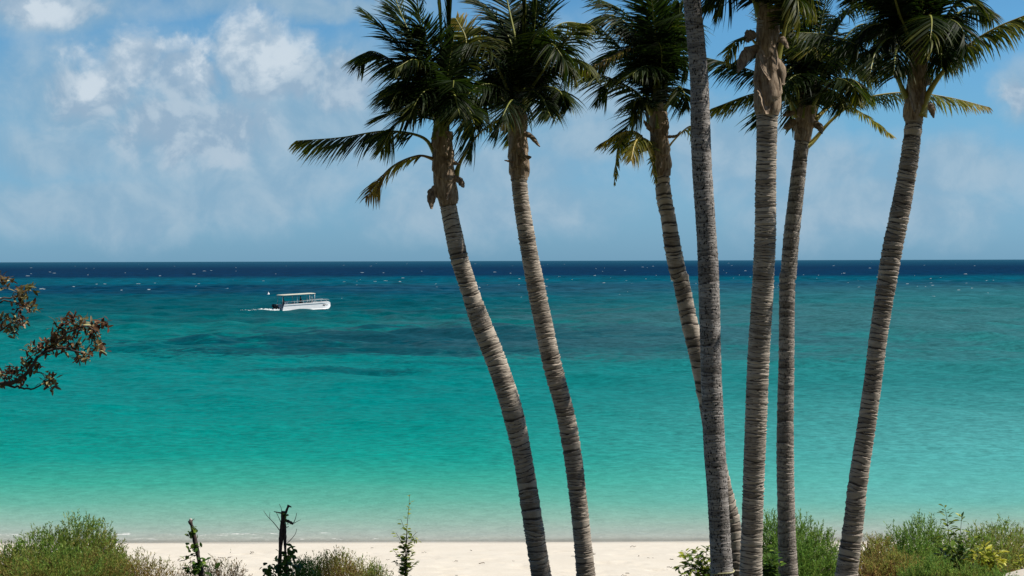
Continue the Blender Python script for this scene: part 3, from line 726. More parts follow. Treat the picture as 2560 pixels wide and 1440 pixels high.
# --- fifth palm
palm('upright palm with closely ringed tan trunk and a pale papery sheath bulging under its crown', 19.6,
     [(1912, -60, 36), (1912, 0, 40), (1916, 100, 52), (1917, 200, 58), (1918, 280, 56), (1917, 330, 54), (1916, 400, 53), (1914, 500, 55), (1913, 600, 56), (1908, 700, 56), (1902, 800, 57), (1896, 900, 57), (1888, 1100, 57), (1881, 1300, 56), (1877, 1440, 59)],
     'tan', .036, (1912, -40),
     [([(1900, 40), (1868, -30), (1810, -35), (1752, 25)], -.3, dict(dry=(.02, .3), leaf=.44, droop=1.0)),
      ([(1902, 10), (1860, -60), (1800, -70), (1720, -30)], .2, dict(dry=(.02, .3), leaf=.50, droop=1.0)),
      ([(1938, 165), (1958, 90), (1975, 0), (1990, -100)], -.3, dict(dry=(.25, .4), leaf=.30, droop=.7, ribdry=.34, bare=.35, rib=(.06, .012))),
      ([(1892, 110), (1868, 92), (1838, 105), (1815, 150)], -.4, dict(dry=(.2, .6), leaf=.26, droop=.9, n=30, rib=(.02, .005))),
      ([(1905, 0), (1870, -80), (1830, -60), (1790, 30)], -.8, dict(dry=G_, leaf=.5, droop=1.0)),
      ([(1920, -20), (1960, -80), (2010, -60), (2040, 30)], .3, dict(dry=(.0, .5), leaf=.46, droop=1.0)),
      ([(1930, 40), (1960, -20), (1990, -10), (2000, 60)], -.6, dict(dry=(.1, .5), leaf=.42, droop=1.0)),
      ([(1912, -20), (1915, -150), (1920, -280)], 0, SPEAR),
      ([(1905, -20), (1850, -150), (1790, -200), (1700, -180)], .6, dict(dry=G_, leaf=.5)),
      ([(1920, -20), (1960, -150), (2030, -190), (2120, -150)], .6, dict(dry=G_, leaf=.5))],
     fills=7, seed=6, ringamp=.045,
     sheaths=[[(1913, 20, 46), (1915, 90, 52), (1917, 160, 58), (1918, 225, 68), (1918, 265, 66), (1917, 288, 55)]],
     flaps=[([(1898, 116), (1868, 136), (1845, 180)], 32, -.3, .25), ([(1930, 140), (1954, 165), (1960, 212)], 24, -.05, .3), ([(1930, 95), (1956, 96), (1972, 120)], 22, -.05, .3), ([(1890, 82), (1875, 88), (1868, 104)], 28, -.2, .3),
            ([(1905, 200), (1915, 245), (1918, 285)], 40, -.12, -.35), ([(1900, 40), (1925, 25), (1958, 22)], 12, -.15, .5), ([(1938, 30), (1945, 70), (1936, 120)], 14, -.2, .5), ([(1915, 100), (1910, 150), (1925, 200)], 36, -.14, -.4)])
# --- sixth palm
palm('slim flecked palm whose long yellow-tipped frond passes behind the rightmost trunk', 23.0,
     [(2025, 200, 36), (2016, 270, 38), (2008, 330, 38), (2005, 356, 37), (1989, 499, 40), (1978, 599, 42), (1971, 690, 41), (1968, 700, 41), (1966, 900, 41), (1963, 1100, 45), (1966, 1300, 46), (1971, 1440, 52)],
     'fleck', .085, (2022, 230),
     [([(1990, 292), (1962, 238), (1888, 234), (1778, 272)], -.3, dict(dry=(.15, .5), leaf=.42, droop=1.0, ribdry=.3, wind=.3)),
      ([(2000, 270), (1935, 205), (1855, 168), (1762, 143)], .3, dict(dry=(.02, .2), leaf=.52, droop=1.0, wind=.5)),
      ([(2012, 310), (1985, 205), (1962, 120), (1948, 20)], -.3, dict(dry=(.05, .3), leaf=.48, droop=.7, ribdry=.28)),
      ([(2010, 372), (2034, 352), (2080, 300), (2150, 250), (2260, 231), (2370, 243), (2472, 268)], .3, dict(dry=(.12, .72), leaf=.38, droop=1.1, ribdry=.4, wind=-.1, bare=.3, n=80, rib=(.05, .006))),
      ([(2035, 300), (2085, 262), (2145, 278), (2235, 342)], .6, dict(dry=(.4, .65), leaf=.20, droop=.7, ribdry=.5, wind=-.2, bare=.45, n=40)),
      ([(2030, 270), (2062, 195), (2115, 150), (2185, 185)], -.4, dict(dry=G_, leaf=.56, droop=1.0, ribdry=.25)),
      ([(2022, 240), (2040, 125), (2060, 20), (2078, -70)], .2, dict(dry=G_, leaf=.52, droop=.4)),
      ([(2032, 285), (2075, 212), (2130, 198), (2168, 240)], -.8, dict(dry=G_, leaf=.50, droop=1.0, ribdry=.25)),
      ([(2026, 240), (2095, 120), (2155, 60), (2215, 95)], .5, dict(dry=G_, leaf=.56, droop=.9)),
      ([(2014, 240), (1990, 120), (1962, 50), (1915, 25)], .4, dict(dry=G_, leaf=.52, droop=.8)),
      ([(2016, 250), (1988, 180), (1975, 170), (1955, 210)], -.8, dict(dry=G_, leaf=.5, droop=.9)),
      ([(2022, 250), (2010, 110), (2005, -60)], 0, dict(dry=G_, leaf=.5, droop=.3, fwd=1.0)),
      ([(2024, 250), (2060, 100), (2120, 20), (2190, 0)], -.2, dict(dry=(.02, .3), leaf=.55, droop=.9)),
      ([(2020, 290), (2050, 235), (2090, 230), (2110, 270)], -1.2, dict(dry=G_, leaf=.45, droop=1.0)),
      ([(2022, 250), (2027, 120), (2034, -40)], 0, SPEAR)],
     fills=8, seed=7, ringamp=.035, fill_len=(1.3, 2.0),
     sheaths=[[(2022, 230, 50), (2014, 290, 52), (2008, 330, 46), (2005, 352, 40)]],
     flaps=[([(1990, 300), (1975, 312), (1960, 320)], 22), ([(1988, 280), (1970, 284), (1958, 288)], 14), ([(2035, 300), (2050, 315), (2056, 334)], 20), ([(2004, 300), (2010, 325), (2006, 350)], 26), ([(2036, 240), (2046, 232), (2050, 215)], 18)])
# --- last palm
palm('rightmost palm leaning right, its thick yellow leaf stalk arching to the right edge', 20.6,
     [(2303, 60, 36), (2298, 140, 40), (2292, 220, 44), (2286, 290, 44), (2285, 305, 44), (2273, 400, 47), (2260, 480, 49), (2244, 560, 51), (2228, 640, 52), (2199, 820, 47), (2176, 1000, 47), (2146, 1200, 50), (2135, 1300, 52), (2116, 1440, 58)],
     'brown', .055, (2302, 90),
     [([(2266, 245), (2232, 180), (2150, 116), (2060, 86), (1975, 82)], -.5, dict(dry=(.05, .25), leaf=.55, droop=1.1, ribdry=.25, wind=.4, rib=(.042, .007))),
      ([(2302, 290), (2330, 218), (2400, 132), (2482, 74), (2580, 32)], -.4, dict(dry=(.25, .45), leaf=.46, droop=1.2, ribdry=.42, wind=-.1, bare=.34, n=80, rib=(.082, .016))),
      ([(2315, 150), (2342, 88), (2402, -5), (2470, 20)], -.3, dict(dry=(.05, .3), leaf=.46, droop=.8, wind=-.3, ribdry=.25)),
      ([(2301, 140), (2309, 20), (2315, -90)], 0, dict(SPEAR, ribdry=.6, rib=(.06, .02))),
      ([(2285, 120), (2252, 45), (2228, -30), (2190, -80)], -.4, dict(dry=G_, leaf=.52, droop=.7, ribdry=.25)),
      ([(2282, 130), (2215, 62), (2155, 80), (2125, 150)], -.2, dict(dry=G_, leaf=.56, droop=1.0)),
      ([(2280, 140), (2228, 95), (2190, 130), (2175, 185)], -.9, dict(dry=G_, leaf=.52, droop=1.0)),
      ([(2316, 125), (2370, 55), (2432, 15), (2482, 45)], .4, dict(dry=G_, leaf=.46, droop=1.0, wind=-.2)),
      ([(2312, 130), (2350, 70), (2385, 90), (2400, 150)], .6, dict(dry=(.0, .3), leaf=.50, droop=1.0, wind=0)),
      ([(2310, 140), (2335, 100), (2350, 115), (2355, 165)], -.9, dict(dry=(.05, .3), leaf=.45, droop=1.0, wind=0)),
      ([(2290, 130), (2250, 60), (2200, 0), (2120, -20)], .5, dict(dry=G_, leaf=.55, droop=.9)),
      ([(2290, 110), (2275, 0), (2262, -100)], .5, dict(dry=G_, leaf=.5, droop=.5)),
      ([(2308, 110), (2335, 0), (2360, -90)], .3, dict(dry=(.0, .3), leaf=.5, droop=.5, wind=0)),
      ([(2288, 140), (2255, 110), (2240, 130), (2235, 180)], -1.1, dict(dry=(.05, .3), leaf=.5, droop=1.0))],
     fills=8, seed=8, fill_len=(1.2, 1.8),
     sheaths=[[(2300, 100, 40), (2296, 160, 46), (2290, 220, 50), (2286, 270, 50), (2285, 302, 46)]],
     flaps=[([(2275, 165), (2258, 182), (2236, 192)], 20, -.2, .5), ([(2308, 180), (2320, 195), (2316, 215)], 24, -.16, .5), ([(2265, 132), (2285, 125), (2312, 130)], 16, -.16, .5), ([(2318, 255), (2332, 270), (2336, 295)], 22, .1, .5), ([(2322, 150), (2332, 148), (2336, 158)], 14, -.1, .5),
            ([(2290, 190), (2284, 235), (2288, 280)], 34, -.12, -.35)])
# pale twine tied low round the pitted trunk
mtw = simple('twine', (.50, .47, .26), .8, 30)
mb = MB(); c = P(1804, 1428, 19.0); r_ = 31 * 19 / F
a = np.linspace(0, 2 * math.pi, 40)
tube(mb, np.stack([c[0] + r_ * np.cos(a), c[1] + r_ * np.sin(a), c[2] + .012 * np.cos(a) + .006 * np.sin(3 * a)], 1), .008, 6, ref=(0, 0, 1), cap=False)
e = c + np.array([-r_ * .7, -r_ * .72, 0]); tube(mb, spline([e, e + [-.03, -.02, -.04], e + [-.05, -.01, -.1]], 8), .006, 5, ref=(0, 1, .2))
mb.build('twine', mtw, Dp)

# ------------------------------------------------------------------ shrubs
def leaf_mat(name, stops, trans=.25, rough=.6):
    mm, t, out = mat(name)
    d = t.attr('tint'); k = t.attr('rnd')
    col = t.ramp(d, stops); kk = t.ss(k, 0, 1, .6, 1.4)
    col = t.mix(1.0, col, t.xyz(kk, kk, kk), 'MULTIPLY')
    b = principled(t, None, col, rough, None, .3)
    tl = t.n.new('ShaderNodeBsdfTranslucent'); t.l.new(col, tl.inputs[0])
    mx = t.n.new('ShaderNodeMixShader'); mx.inputs[0].default_value = trans
    t.l.new(b.outputs[0], mx.inputs[1]); t.l.new(tl.outputs[0], mx.inputs[2]); t.l.new(mx.outputs[0], out.inputs[0])
    return mm
MF = leaf_mat('fine_shrub_leaf', [(0, (.12, .27, .05)), (.35, (.24, .36, .065)), (.6, (.38, .35, .09)), (.8, (.38, .22, .09)), (1, (.24, .14, .07))], .5)
MBR = leaf_mat('broad_leaf', [(0, (.04, .10, .018)), (.4, (.11, .20, .03)), (.75, (.32, .38, .04)), (1, (.52, .48, .06))], .4, .4)
MTW = simple('twig_bark', (.12, .09, .065), .9, 20)
MDK = simple('weathered_dark_wood', (.065, .047, .04), .9, 14, .5)
MGW = simple('weathered_grey_wood', (.13, .10, .085), .9, 14, .4)

def fine_shrub(label, d, lumps, n, tint=(.1, .5), twig=.16, seed=1, lleaf=.05, sparse=1.0, depth=.8, group='fine-leaved shrubs on the dune', lean=0.0, tops=0.5):
    """lumps: (px, py_top, halfwidth px, depth offset m): domes from their tops down to the sand"""
    r = np.random.default_rng(seed)
    L = []
    for px, py, hw, dz in lumps:
        dd = d + dz; c = P(px, py, dd); g = float(ground(c[0], c[1])); L.append((c[0], dd, g, max(c[2] - g, .25), hw * dd / F))
    x0, y0, g0, *_ = L[0]
    root = thing('shrub', (x0, y0, g0), label, 'shrub', group)
    wgt = np.array([l[3] * l[4] for l in L]); wgt /= wgt.sum()
    k = r.choice(len(L), n, p=wgt)
    A = np.array(L)[k]
    # root points over each dome, most of them near its skin
    ct = r.uniform(0, 1, n) ** .8; ph = r.uniform(0, 2 * math.pi, n)
    st = np.sqrt(1 - ct ** 2); sh = r.uniform(0, 1, n) ** .45
    wob = 1 + .22 * np.sin(3 * ph + A[:, 0] * 3) * st + .12 * np.sin(7 * ph + 5 * ct * 3)
    R0 = np.stack([A[:, 0] + A[:, 4] * st * np.cos(ph) * sh * wob, A[:, 1] + A[:, 4] * depth * st * np.sin(ph) * sh * wob, A[:, 2] + A[:, 3] * (ct * sh * .93) ** .9], 1)
    out_ = np.stack([st * np.cos(ph), st * np.sin(ph), ct * .7 + tops], 1) + r.normal(0, .38, (n, 3)) + np.array([lean, 0, 0])
    D = nrm(out_); tl = twig * r.uniform(.5, 1.35, n)
    # stems
    mb = MB()
    ref = nrm(np.cross(D, r.normal(size=(n, 3)))); w0 = .0035
    E = R0 + D * tl[:, None]
    V = np.stack([R0 - ref * w0, R0 + ref * w0, E], 1).reshape(-1, 3)
    F_ = np.arange(n * 3).reshape(-1, 3)
    patch = np.clip(.5 + .5 * fbm2(R0[:, 0] * 1.7, R0[:, 2] * 1.7 + R0[:, 1], seed + 3, 3), 0, 1)
    hgt = np.clip((R0[:, 2] - A[:, 2]) / A[:, 3], 0, 1)
    tv = tint[0] + (tint[1] - tint[0]) * np.clip(.65 * (1 - hgt) + .5 * patch + r.normal(0, .1, n), 0, 1)
    tv = np.clip(tv, 0, 1)
    mb.add(V, F_, 0, tint=np.repeat(np.clip(tv + .2, 0, 1), 3), rnd=np.repeat(r.random(n), 3))
    m_ = 14
    for q in range(m_):
        s = (q + r.uniform(0, 1, n)) / m_ * .85 + .15
        keep = r.random(n) < sparse
        b = R0 + D * (tl * s)[:, None]
        ld = nrm(D * .9 + r.normal(0, .55, (n, 3)) + np.array([0, 0, .25]))
        ll = lleaf * r.uniform(.6, 1.3, n); wv = nrm(np.cross(ld, r.normal(size=(n, 3)))) * (ll * .115)[:, None]
        mid = b + ld * (ll * .55)[:, None]; e = b + ld * ll[:, None]
        V = np.stack([b, mid + wv, e, mid - wv], 1)[keep].reshape(-1, 3)
        kN = keep.sum()
        mb.add(V, np.arange(kN * 4).reshape(-1, 4), 0, tint=np.repeat(np.clip(tv + r.normal(0, .08, n), 0, 1)[keep], 4), rnd=np.repeat(r.random(n)[keep], 4))
    mb.build('foliage', MF, root)
    mb = MB()
    for l in L:
        for q in range(9):
            a = r.uniform(0, 6.28); rr_ = r.uniform(.2, .85)
            e = np.array([l[0] + l[4] * rr_ * math.cos(a), l[1] + l[4] * depth * rr_ * math.sin(a), l[2] + l[3] * r.uniform(.55, .95) * math.sqrt(1 - rr_ ** 2)])
            b = np.array([l[0] + r.normal(0, .08), l[1] + r.normal(0, .08), l[2] - .05])
            tube(mb, spline([b, (b + e) / 2 + r.normal(0, .06, 3), e], 8), np.linspace(.016, .004, 8), 5)
    mb.build('branch', MTW, root)
    return root

def leaves(mb, base, dirs, length, width, r, tint, fold=.25):
    """oval folded leaves, one per base point"""
    n = len(base); ld = nrm(dirs); side = nrm(np.cross(ld, np.array([0, 0, 1.0]) + r.normal(0, .35, (n, 3)))); up = np.cross(side, ld)
    rows = [(0, .02), (.25, .75), (.55, 1), (.82, .6), (1, .03)]
    V = []
    for s, w_ in rows:
        c = base + ld * (length * s)[:, None] + up * (-.18 * length * s * s)[:, None]
        ww = (width * w_ * .5)[:, None]
        V += [c - side * ww + up * ww * fold, c, c + side * ww + up * ww * fold]
    V = np.stack(V, 1); q = []
    for i in range(4):
        for j in range(2): q.append([i * 3 + j, i * 3 + j + 1, i * 3 + j + 4, i * 3 + j + 3])
    q = (np.arange(n)[:, None, None] * 15 + np.array(q)[None]).reshape(-1, 4)
    mb.add(V.reshape(-1, 3), q, 0, tint=np.repeat(np.clip(tint, 0, 1), 15), rnd=np.repeat(r.random(n), 15))

def broad_plant(name, label, cat, d, stems, n_per, leaf=.11, width=.06, tint=(.1, .6), seed=1, droop=.1, stemr=.008, top_tint=.2, spread=.6, group=None, material=None):
    """stems: lists of pixel points from base upward; leaves set all along them"""
    r = np.random.default_rng(seed)
    b = P(*stems[0][0], d); g = float(ground(b[0], b[1]))
    root = thing(name, (b[0], b[1], g), label, cat, group)
    mb = MB(); ms_ = MB()
    for st in stems:
        dz = r.uniform(-.25, .25)
        w3 = [P(x, y, d + dz * (i / max(len(st) - 1, 1))) for i, (x, y) in enumerate(st)]
        if w3[0][2] > g: w3 = [np.array([w3[0][0] * .5 + b[0] * .5, d, g - .05])] + w3
        c = spline(w3, 26); tube(ms_, c, np.linspace(stemr, .003, 26), 5)
        s = r.uniform(.12, 1, n_per) ** .8; idx = s * 25
        bs = np.stack([np.interp(idx, np.arange(26), c[:, k]) for k in range(3)], 1)
        T = nrm(np.gradient(c, axis=0)); T = np.stack([np.interp(idx, np.arange(26), T[:, k]) for k in range(3)], 1)
        a = r.uniform(0, 6.28, n_per)
        dv = T * .6 + spread * 1.6 * np.stack([np.cos(a), np.sin(a), 0 * a], 1) + np.array([0, 0, -droop]) + r.normal(0, .2, (n_per, 3))
        ll = leaf * r.uniform(.6, 1.25, n_per) * (1.1 - .45 * s)
        off = nrm(dv) * (ll * .18)[:, None]
        leaves(mb, bs + off, dv, ll, ll * (width / leaf), r, tint[0] + (tint[1] - tint[0]) * r.random(n_per) + top_tint * (s - .5))
    mb.build('foliage', material or MBR, root); ms_.build('stem', MTW, root)
    return root

fine_shrub('large rounded green shrub at the bottom left corner, olive towards its foot', 24.5,
           [(205, 1290, 105, 0), (110, 1325, 120, -.3), (10, 1368, 110, -.6), (255, 1335, 62, .3), (150, 1375, 190, -1.2), (-90, 1390, 110, -.3), (280, 1385, 55, -.5)], 6400, (.0, .85), .19, 31, lleaf=.058, lean=.12, tops=.9)
fine_shrub('sparse yellowish twiggy shrub at the right foot of the large green shrub', 24.0, [(345, 1385, 45, 0), (395, 1408, 40, .2), (320, 1400, 50, -.3)], 900, (.4, .8), .2, 32, sparse=.6, tops=.8)
fine_shrub('low half-dry shrub round the foot of the slanting dead stem', 24.2, [(560, 1408, 60, 0), (470, 1424, 55, .1), (520, 1420, 40, -.3)], 750, (.45, 1.0), .22, 33, sparse=.45, tops=.9)
fine_shrub('dark twiggy shrub between the double dead stump and the slender sapling', 24.0, [(845, 1380, 62, 0), (800, 1395, 50, .2), (900, 1408, 60, .1), (940, 1425, 40, -.2)], 1900, (.15, .9), .19, 34, sparse=.62, tops=.8)
fine_shrub('small grey-green shrub just right of the double dead stump', 23.5, [(760, 1402, 42, 0), (730, 1425, 50, -.2)], 700, (.0, .45), .16, 35, sparse=.8, tops=.8)
fine_shrub('rounded bright green shrub behind the two trunks right of the middle', 25.5, [(1985, 1285, 90, 0), (1930, 1282, 60, .3), (2050, 1320, 60, -.3), (2000, 1350, 110, -.9), (2080, 1390, 50, -.3)], 4200, (.0, .4), .17, 36, lleaf=.055, tops=.9)
fine_shrub('reddish-brown tinged shrub just right of the leaning last trunk', 22.6, [(2205, 1345, 62, 0), (2180, 1330, 45, .6), (2250, 1380, 70, -.4), (2180, 1400, 60, -.5)], 2800, (.35, 1.0), .15, 37, lleaf=.045)
fine_shrub('tall green shrub with feathery top behind the reddish shrub', 24.2, [(2305, 1288, 70, 0), (2250, 1312, 60, .2), (2350, 1330, 60, .1), (2290, 1350, 90, -.5)], 3000, (.0, .55), .19, 38, tops=.9)
fine_shrub('wide green shrub at the right edge of the picture', 24.8, [(2500, 1296, 85, 0), (2435, 1318, 60, .1), (2580, 1310, 80, 0), (2480, 1340, 110, -.5)], 3400, (.05, .75), .17, 39, tops=.8)
fine_shrub('low green shrub in front of the sand hump at the lower right', 20.6, [(2340, 1392, 70, 0), (2420, 1410, 70, -.1), (2285, 1418, 60, 0), (2500, 1432, 50, -.1)], 2600, (.0, .6), .14, 40, lleaf=.042)
GB = 'broad-leaved plants on the dune'
broad_plant('leafy_bush', 'low broad-leaved bush at the left foot of the pitted grey trunk', 'bush', 22.0,
            [[(1770, 1440), (1740, 1400), (1705, 1385)], [(1770, 1440), (1750, 1400), (1738, 1372)], [(1775, 1440), (1765, 1395), (1770, 1366)], [(1760, 1440), (1720, 1415), (1692, 1418)], [(1765, 1440), (1730, 1425), (1700, 1440)], [(1775, 1440), (1780, 1400), (1790, 1380)], [(1765, 1440), (1748, 1420), (1730, 1410)], [(1765, 1440), (1720, 1405), (1712, 1378)]], 74, .155, .062, (.2, .85), 51, group=GB)
broad_plant('leafy_bush', 'dark broad-leaved bush squeezed between two trunks right of the middle', 'bush', 22.4,
            [[(1925, 1440), (1920, 1400), (1915, 1368)], [(1925, 1440), (1935, 1400), (1938, 1372)], [(1925, 1440), (1930, 1410), (1925, 1395)], [(1925, 1440), (1912, 1420), (1905, 1400)], [(1925, 1440), (1945, 1420), (1950, 1405)]], 44, .15, .10, (.05, .45), 52, group=GB)
broad_plant('leafy_bush', 'dark green bush with one bare shoot rising above the shrubs at right', 'bush', 22.8,
            [[(2390, 1420), (2375, 1360), (2368, 1300), (2362, 1268)], [(2390, 1420), (2400, 1340), (2405, 1290)], [(2390, 1420), (2420, 1350), (2450, 1340)], [(2390, 1420), (2350, 1370), (2335, 1345)], [(2390, 1420), (2395, 1370), (2385, 1330)], [(2390, 1420), (2360, 1390), (2340, 1385)], [(2390, 1420), (2425, 1375), (2440, 1365)], [(2390, 1420), (2405, 1385), (2410, 1350)]], 46, .16, .075, (.15, .65), 53, group=GB)
broad_plant('leafy_bush', 'small yellow-green leafy plant beside the sand hump at lower right', 'bush', 22.4,
            [[(2470, 1410), (2465, 1385), (2460, 1366)], [(2470, 1410), (2490, 1385), (2505, 1376)], [(2470, 1410), (2450, 1390), (2435, 1382)], [(2470, 1410), (2480, 1388), (2482, 1370)], [(2470, 1410), (2490, 1400), (2510, 1398)], [(2470, 1410), (2445, 1402), (2430, 1400)]], 40, .18, .062, (.65, 1.0), 54, group=GB)
broad_plant('leafy_bush', 'tiny yellow-green plant on the sand hump at the right edge', 'bush', 22.2,
            [[(2556, 1425), (2550, 1405), (2545, 1392)], [(2556, 1425), (2562, 1405), (2566, 1390)], [(2556, 1425), (2545, 1415), (2538, 1412)]], 22, .11, .04, (.6, 1.0), 55, group=GB)
# slender sapling
sp = broad_plant('sapling', 'slender upright sapling with small green leaves standing against the pale beach', 'sapling', 22.0,
            [[(1012, 1440), (1014, 1370), (1018, 1310), (1022, 1270), (1024, 1236)], [(1014, 1400), (1030, 1345), (1044, 1330)], [(1014, 1390), (1000, 1350), (990, 1332)], [(1014, 1420), (1028, 1390), (1038, 1378)], [(1013, 1420), (996, 1390), (982, 1374)], [(1012, 1435), (1030, 1415), (1044, 1402)], [(1012, 1430), (1000, 1415), (990, 1402)], [(1017, 1345), (1010, 1320), (1002, 1298)], [(1015, 1360), (1035, 1345), (1042, 1352)]], 44, .11, .06, (.45, .85), 56, spread=.7, stemr=.010, top_tint=.1)
# dead stems
def dead(label, d, limbs, mats_, leafs, seed, cut=None):
    r = np.random.default_rng(seed)
    b = P(*limbs[0][0][0], d); g = float(ground(b[0], b[1]))
    root = thing('dead_stump', (b[0], b[1], g), label, 'dead stump', 'dead stumps standing on the dune')
    mbs = {}
    for pts, w0, w1, nm in limbs:
        dz = r.uniform(-.1, .1)
        w3 = [P(x, y, d + dz * i / len(pts)) for i, (x, y) in enumerate(pts)]
        if nm == 'trunk': w3 = [np.array([w3[0][0] - (w3[1][0] - w3[0][0]) * .3, d, g - .05])] + w3
        c = spline(w3, 40); k = d / F / 2
        c = c + r.normal(0, .3 * k, c.shape) * (w0 > 6)
        mb = MB(); rad = np.linspace(w0, w1, 40) * k * (1 + .16 * np.sin(np.linspace(0, 19, 40)) * (w0 > 6) + .08 * r.normal(size=40) * (w0 > 6))
        tube(mb, c, rad, 9)
        mb.build(nm, mats_[nm], root)
    if leafs:
        mb = MB()
        for px, py, n, sp_, lf in leafs:
            c = P(px, py, d - .05); a = r.normal(0, 1, (n, 3)) + np.array([0, -.2, .3])
            bs = c + r.normal(0, sp_ * d / F, (n, 3))
            leaves(mb, bs, a, lf * r.uniform(.6, 1.2, n), lf * .6 * r.uniform(.7, 1.2, n), r, .05 + .5 * r.random(n))
        mb.build('foliage', MBR, root)
    if cut:
        mb = MB(); c = P(*cut, d); tube(mb, [c, c + np.array([.005, 0, .035])], [.026, .02], 9); mb.build('cut_face', simple('cut_pale_wood', (.5, .47, .42), .8), root)
    return root
dead('slanting dark dead stem with a pale cut top and a few green leaves', 23.0,
     [([(503, 1440), (495, 1390), (487, 1350), (481, 1320), (474, 1302)], 15, 10, 'trunk'), ([(478, 1308), (482, 1300), (486, 1297)], 3, 1.5, 'twig')], {'trunk': MDK, 'twig': MDK},
     [(486, 1327, 12, 6, .1), (476, 1335, 9, 4, .09), (482, 1366, 14, 8, .1), (494, 1362, 5, 4, .09), (482, 1392, 14, 8, .11), (492, 1415, 28, 12, .12), (508, 1425, 30, 14, .12), (470, 1425, 16, 9, .11)], 61, (476, 1302))
dead('double dead stump with thin bare twigs and green leaves at its foot', 23.0,
     [([(698, 1440), (700, 1390), (703, 1340), (706, 1300), (708, 1278)], 8, 11, 'trunk'), ([(715, 1440), (713, 1380), (712, 1330), (711, 1295), (717, 1275), (722, 1263)], 10, 7, 'trunk'),
      ([(704, 1283), (694, 1281), (685, 1279)], 4, 2, 'twig'), ([(718, 1270), (724, 1266), (728, 1268)], 5, 3, 'twig'), ([(712, 1300), (722, 1304), (733, 1310)], 8, 6, 'twig'), ([(733, 1309), (738, 1298), (742, 1282)], 2.2, 1, 'twig'), ([(735, 1308), (744, 1303), (752, 1299)], 1.6, .8, 'twig'),
      ([(702, 1330), (685, 1308), (668, 1290), (659, 1277)], 2.4, 1, 'twig'), ([(703, 1308), (696, 1292), (690, 1280)], 2, 1, 'twig'), ([(675, 1297), (674, 1288), (675, 1280)], 1.2, .7, 'twig'), ([(714, 1362), (728, 1348), (738, 1335), (742, 1322)], 2, 1, 'twig'),
      ([(705, 1280), (702, 1268), (698, 1260)], 1.6, .8, 'twig'), ([(712, 1312), (716, 1318), (722, 1316)], 3, 1.5, 'twig')], {'trunk': MDK, 'twig': MGW},
     [(716, 1288, 9, 3, .07), (716, 1305, 8, 3, .07), (720, 1390, 22, 9, .12), (732, 1385, 14, 6, .11), (735, 1402, 12, 6, .11), (715, 1412, 34, 13, .12), (690, 1425, 26, 14, .12), (725, 1432, 30, 18, .12), (668, 1436, 20, 9, .11)], 62)

# ------------------------------------------------------------------ broad-leaved tree reaching in from the left
MTL = leaf_mat('rosette_leaf', [(0, (.06, .08, .02)), (.3, (.16, .14, .045)), (.5, (.36, .31, .14)), (.7, (.20, .105, .048)), (1, (.10, .038, .022))], .2, .45)
dT = 12.0
b = P(-330, 1440, dT); gz = float(ground(b[0], b[1]))
tr_ = thing('broadleaf_tree', (b[0], b[1], gz), 'tree reaching in at the left edge with clusters of brown and green leaves', 'tree')
mb = MB(); kk = dT / F
tube(mb, spline([[b[0], dT, gz - .1], P(-300, 1400, dT), P(-280, 1150, dT), P(-300, 900, dT), P(-260, 650, dT)], 40), np.linspace(.16, .07, 40), 12)
mb.build('trunk', MGW, tr_)
BRN = [([(-285, 1060), (-140, 1000), (0, 962), (48, 950), (84, 908), (104, 884), (150, 868), (205, 882)], 26, 5), ([(104, 884), (135, 862), (165, 835), (210, 818), (250, 830)], 9, 3), ([(205, 884), (226, 862), (236, 842), (240, 828)], 4, 2.5), ([(236, 845), (243, 862), (247, 872)], 3, 2),
       ([(10, 962), (75, 972), (104, 962), (120, 956), (130, 950)], 8, 3), ([(120, 956), (127, 966), (128, 974)], 3, 2), ([(80, 930), (104, 934), (114, 948)], 4, 2),
       ([(-290, 870), (-120, 800), (-40, 765), (0, 748), (38, 740), (66, 722)], 16, 4), ([(-40, 762), (10, 754), (40, 757), (70, 768)], 7, 3), ([(-150, 830), (-40, 830), (0, 825), (40, 805), (55, 815)], 10, 3), ([(-60, 770), (-30, 730), (5, 705)], 7, 3), ([(30, 955), (28, 935), (35, 918)], 4, 2), ([(50, 948), (58, 925), (64, 910)], 4, 2), ([(-30, 970), (-5, 945), (12, 930)], 5, 2.5)]
mb = MB(); rr = np.random.default_rng(71); ends = []
for pts, w0, w1 in BRN:
    dz = rr.uniform(-.35, .35)
    c = spline([P(x, y, dT + dz * (i / (len(pts) - 1))) for i, (x, y) in enumerate(pts)], 24)
    c[1:-1] += rr.normal(0, .006, (22, 3))
    tube(mb, c, np.linspace(w0 * .8, w1 * .8, 24) * kk / 2, 7)
mb.build('branch', MDK, tr_)
CL = [(25, 705), (50, 725), (66, 732), (74, 722), (70, 765), (55, 770), (42, 762), (85, 775), (5, 700), (8, 716), (48, 738), (10, 790), (30, 802), (50, 815), (38, 822), (15, 825), (2, 812), (5, 800), (25, 832), (58, 808), (140, 805), (158, 798), (178, 803), (190, 812), (205, 803), (220, 812), (236, 815), (252, 822), (262, 812), (240, 838), (228, 842), (245, 858), (248, 874), (255, 866), (110, 862), (125, 855), (135, 846), (150, 848), (165, 842), (178, 852), (158, 858), (140, 865), (195, 868), (182, 870), (96, 872), (85, 876), (72, 872), (200, 890), (215, 892), (192, 896), (222, 886), (60, 908), (72, 902), (85, 915), (66, 920), (92, 918), (32, 922), (12, 932), (48, 932), (20, 945), (5, 952), (35, 940), (110, 958), (120, 950), (132, 946), (128, 968), (150, 872), (168, 868), (170, 820), (205, 822), (150, 815), (-20, 720), (-30, 800), (-25, 940), (-40, 830), (-60, 960), (-60, 740), (112, 880), (50, 958), (165, 815), (190, 825), (228, 825), (118, 870), (146, 856), (8, 940)]
mb = MB()
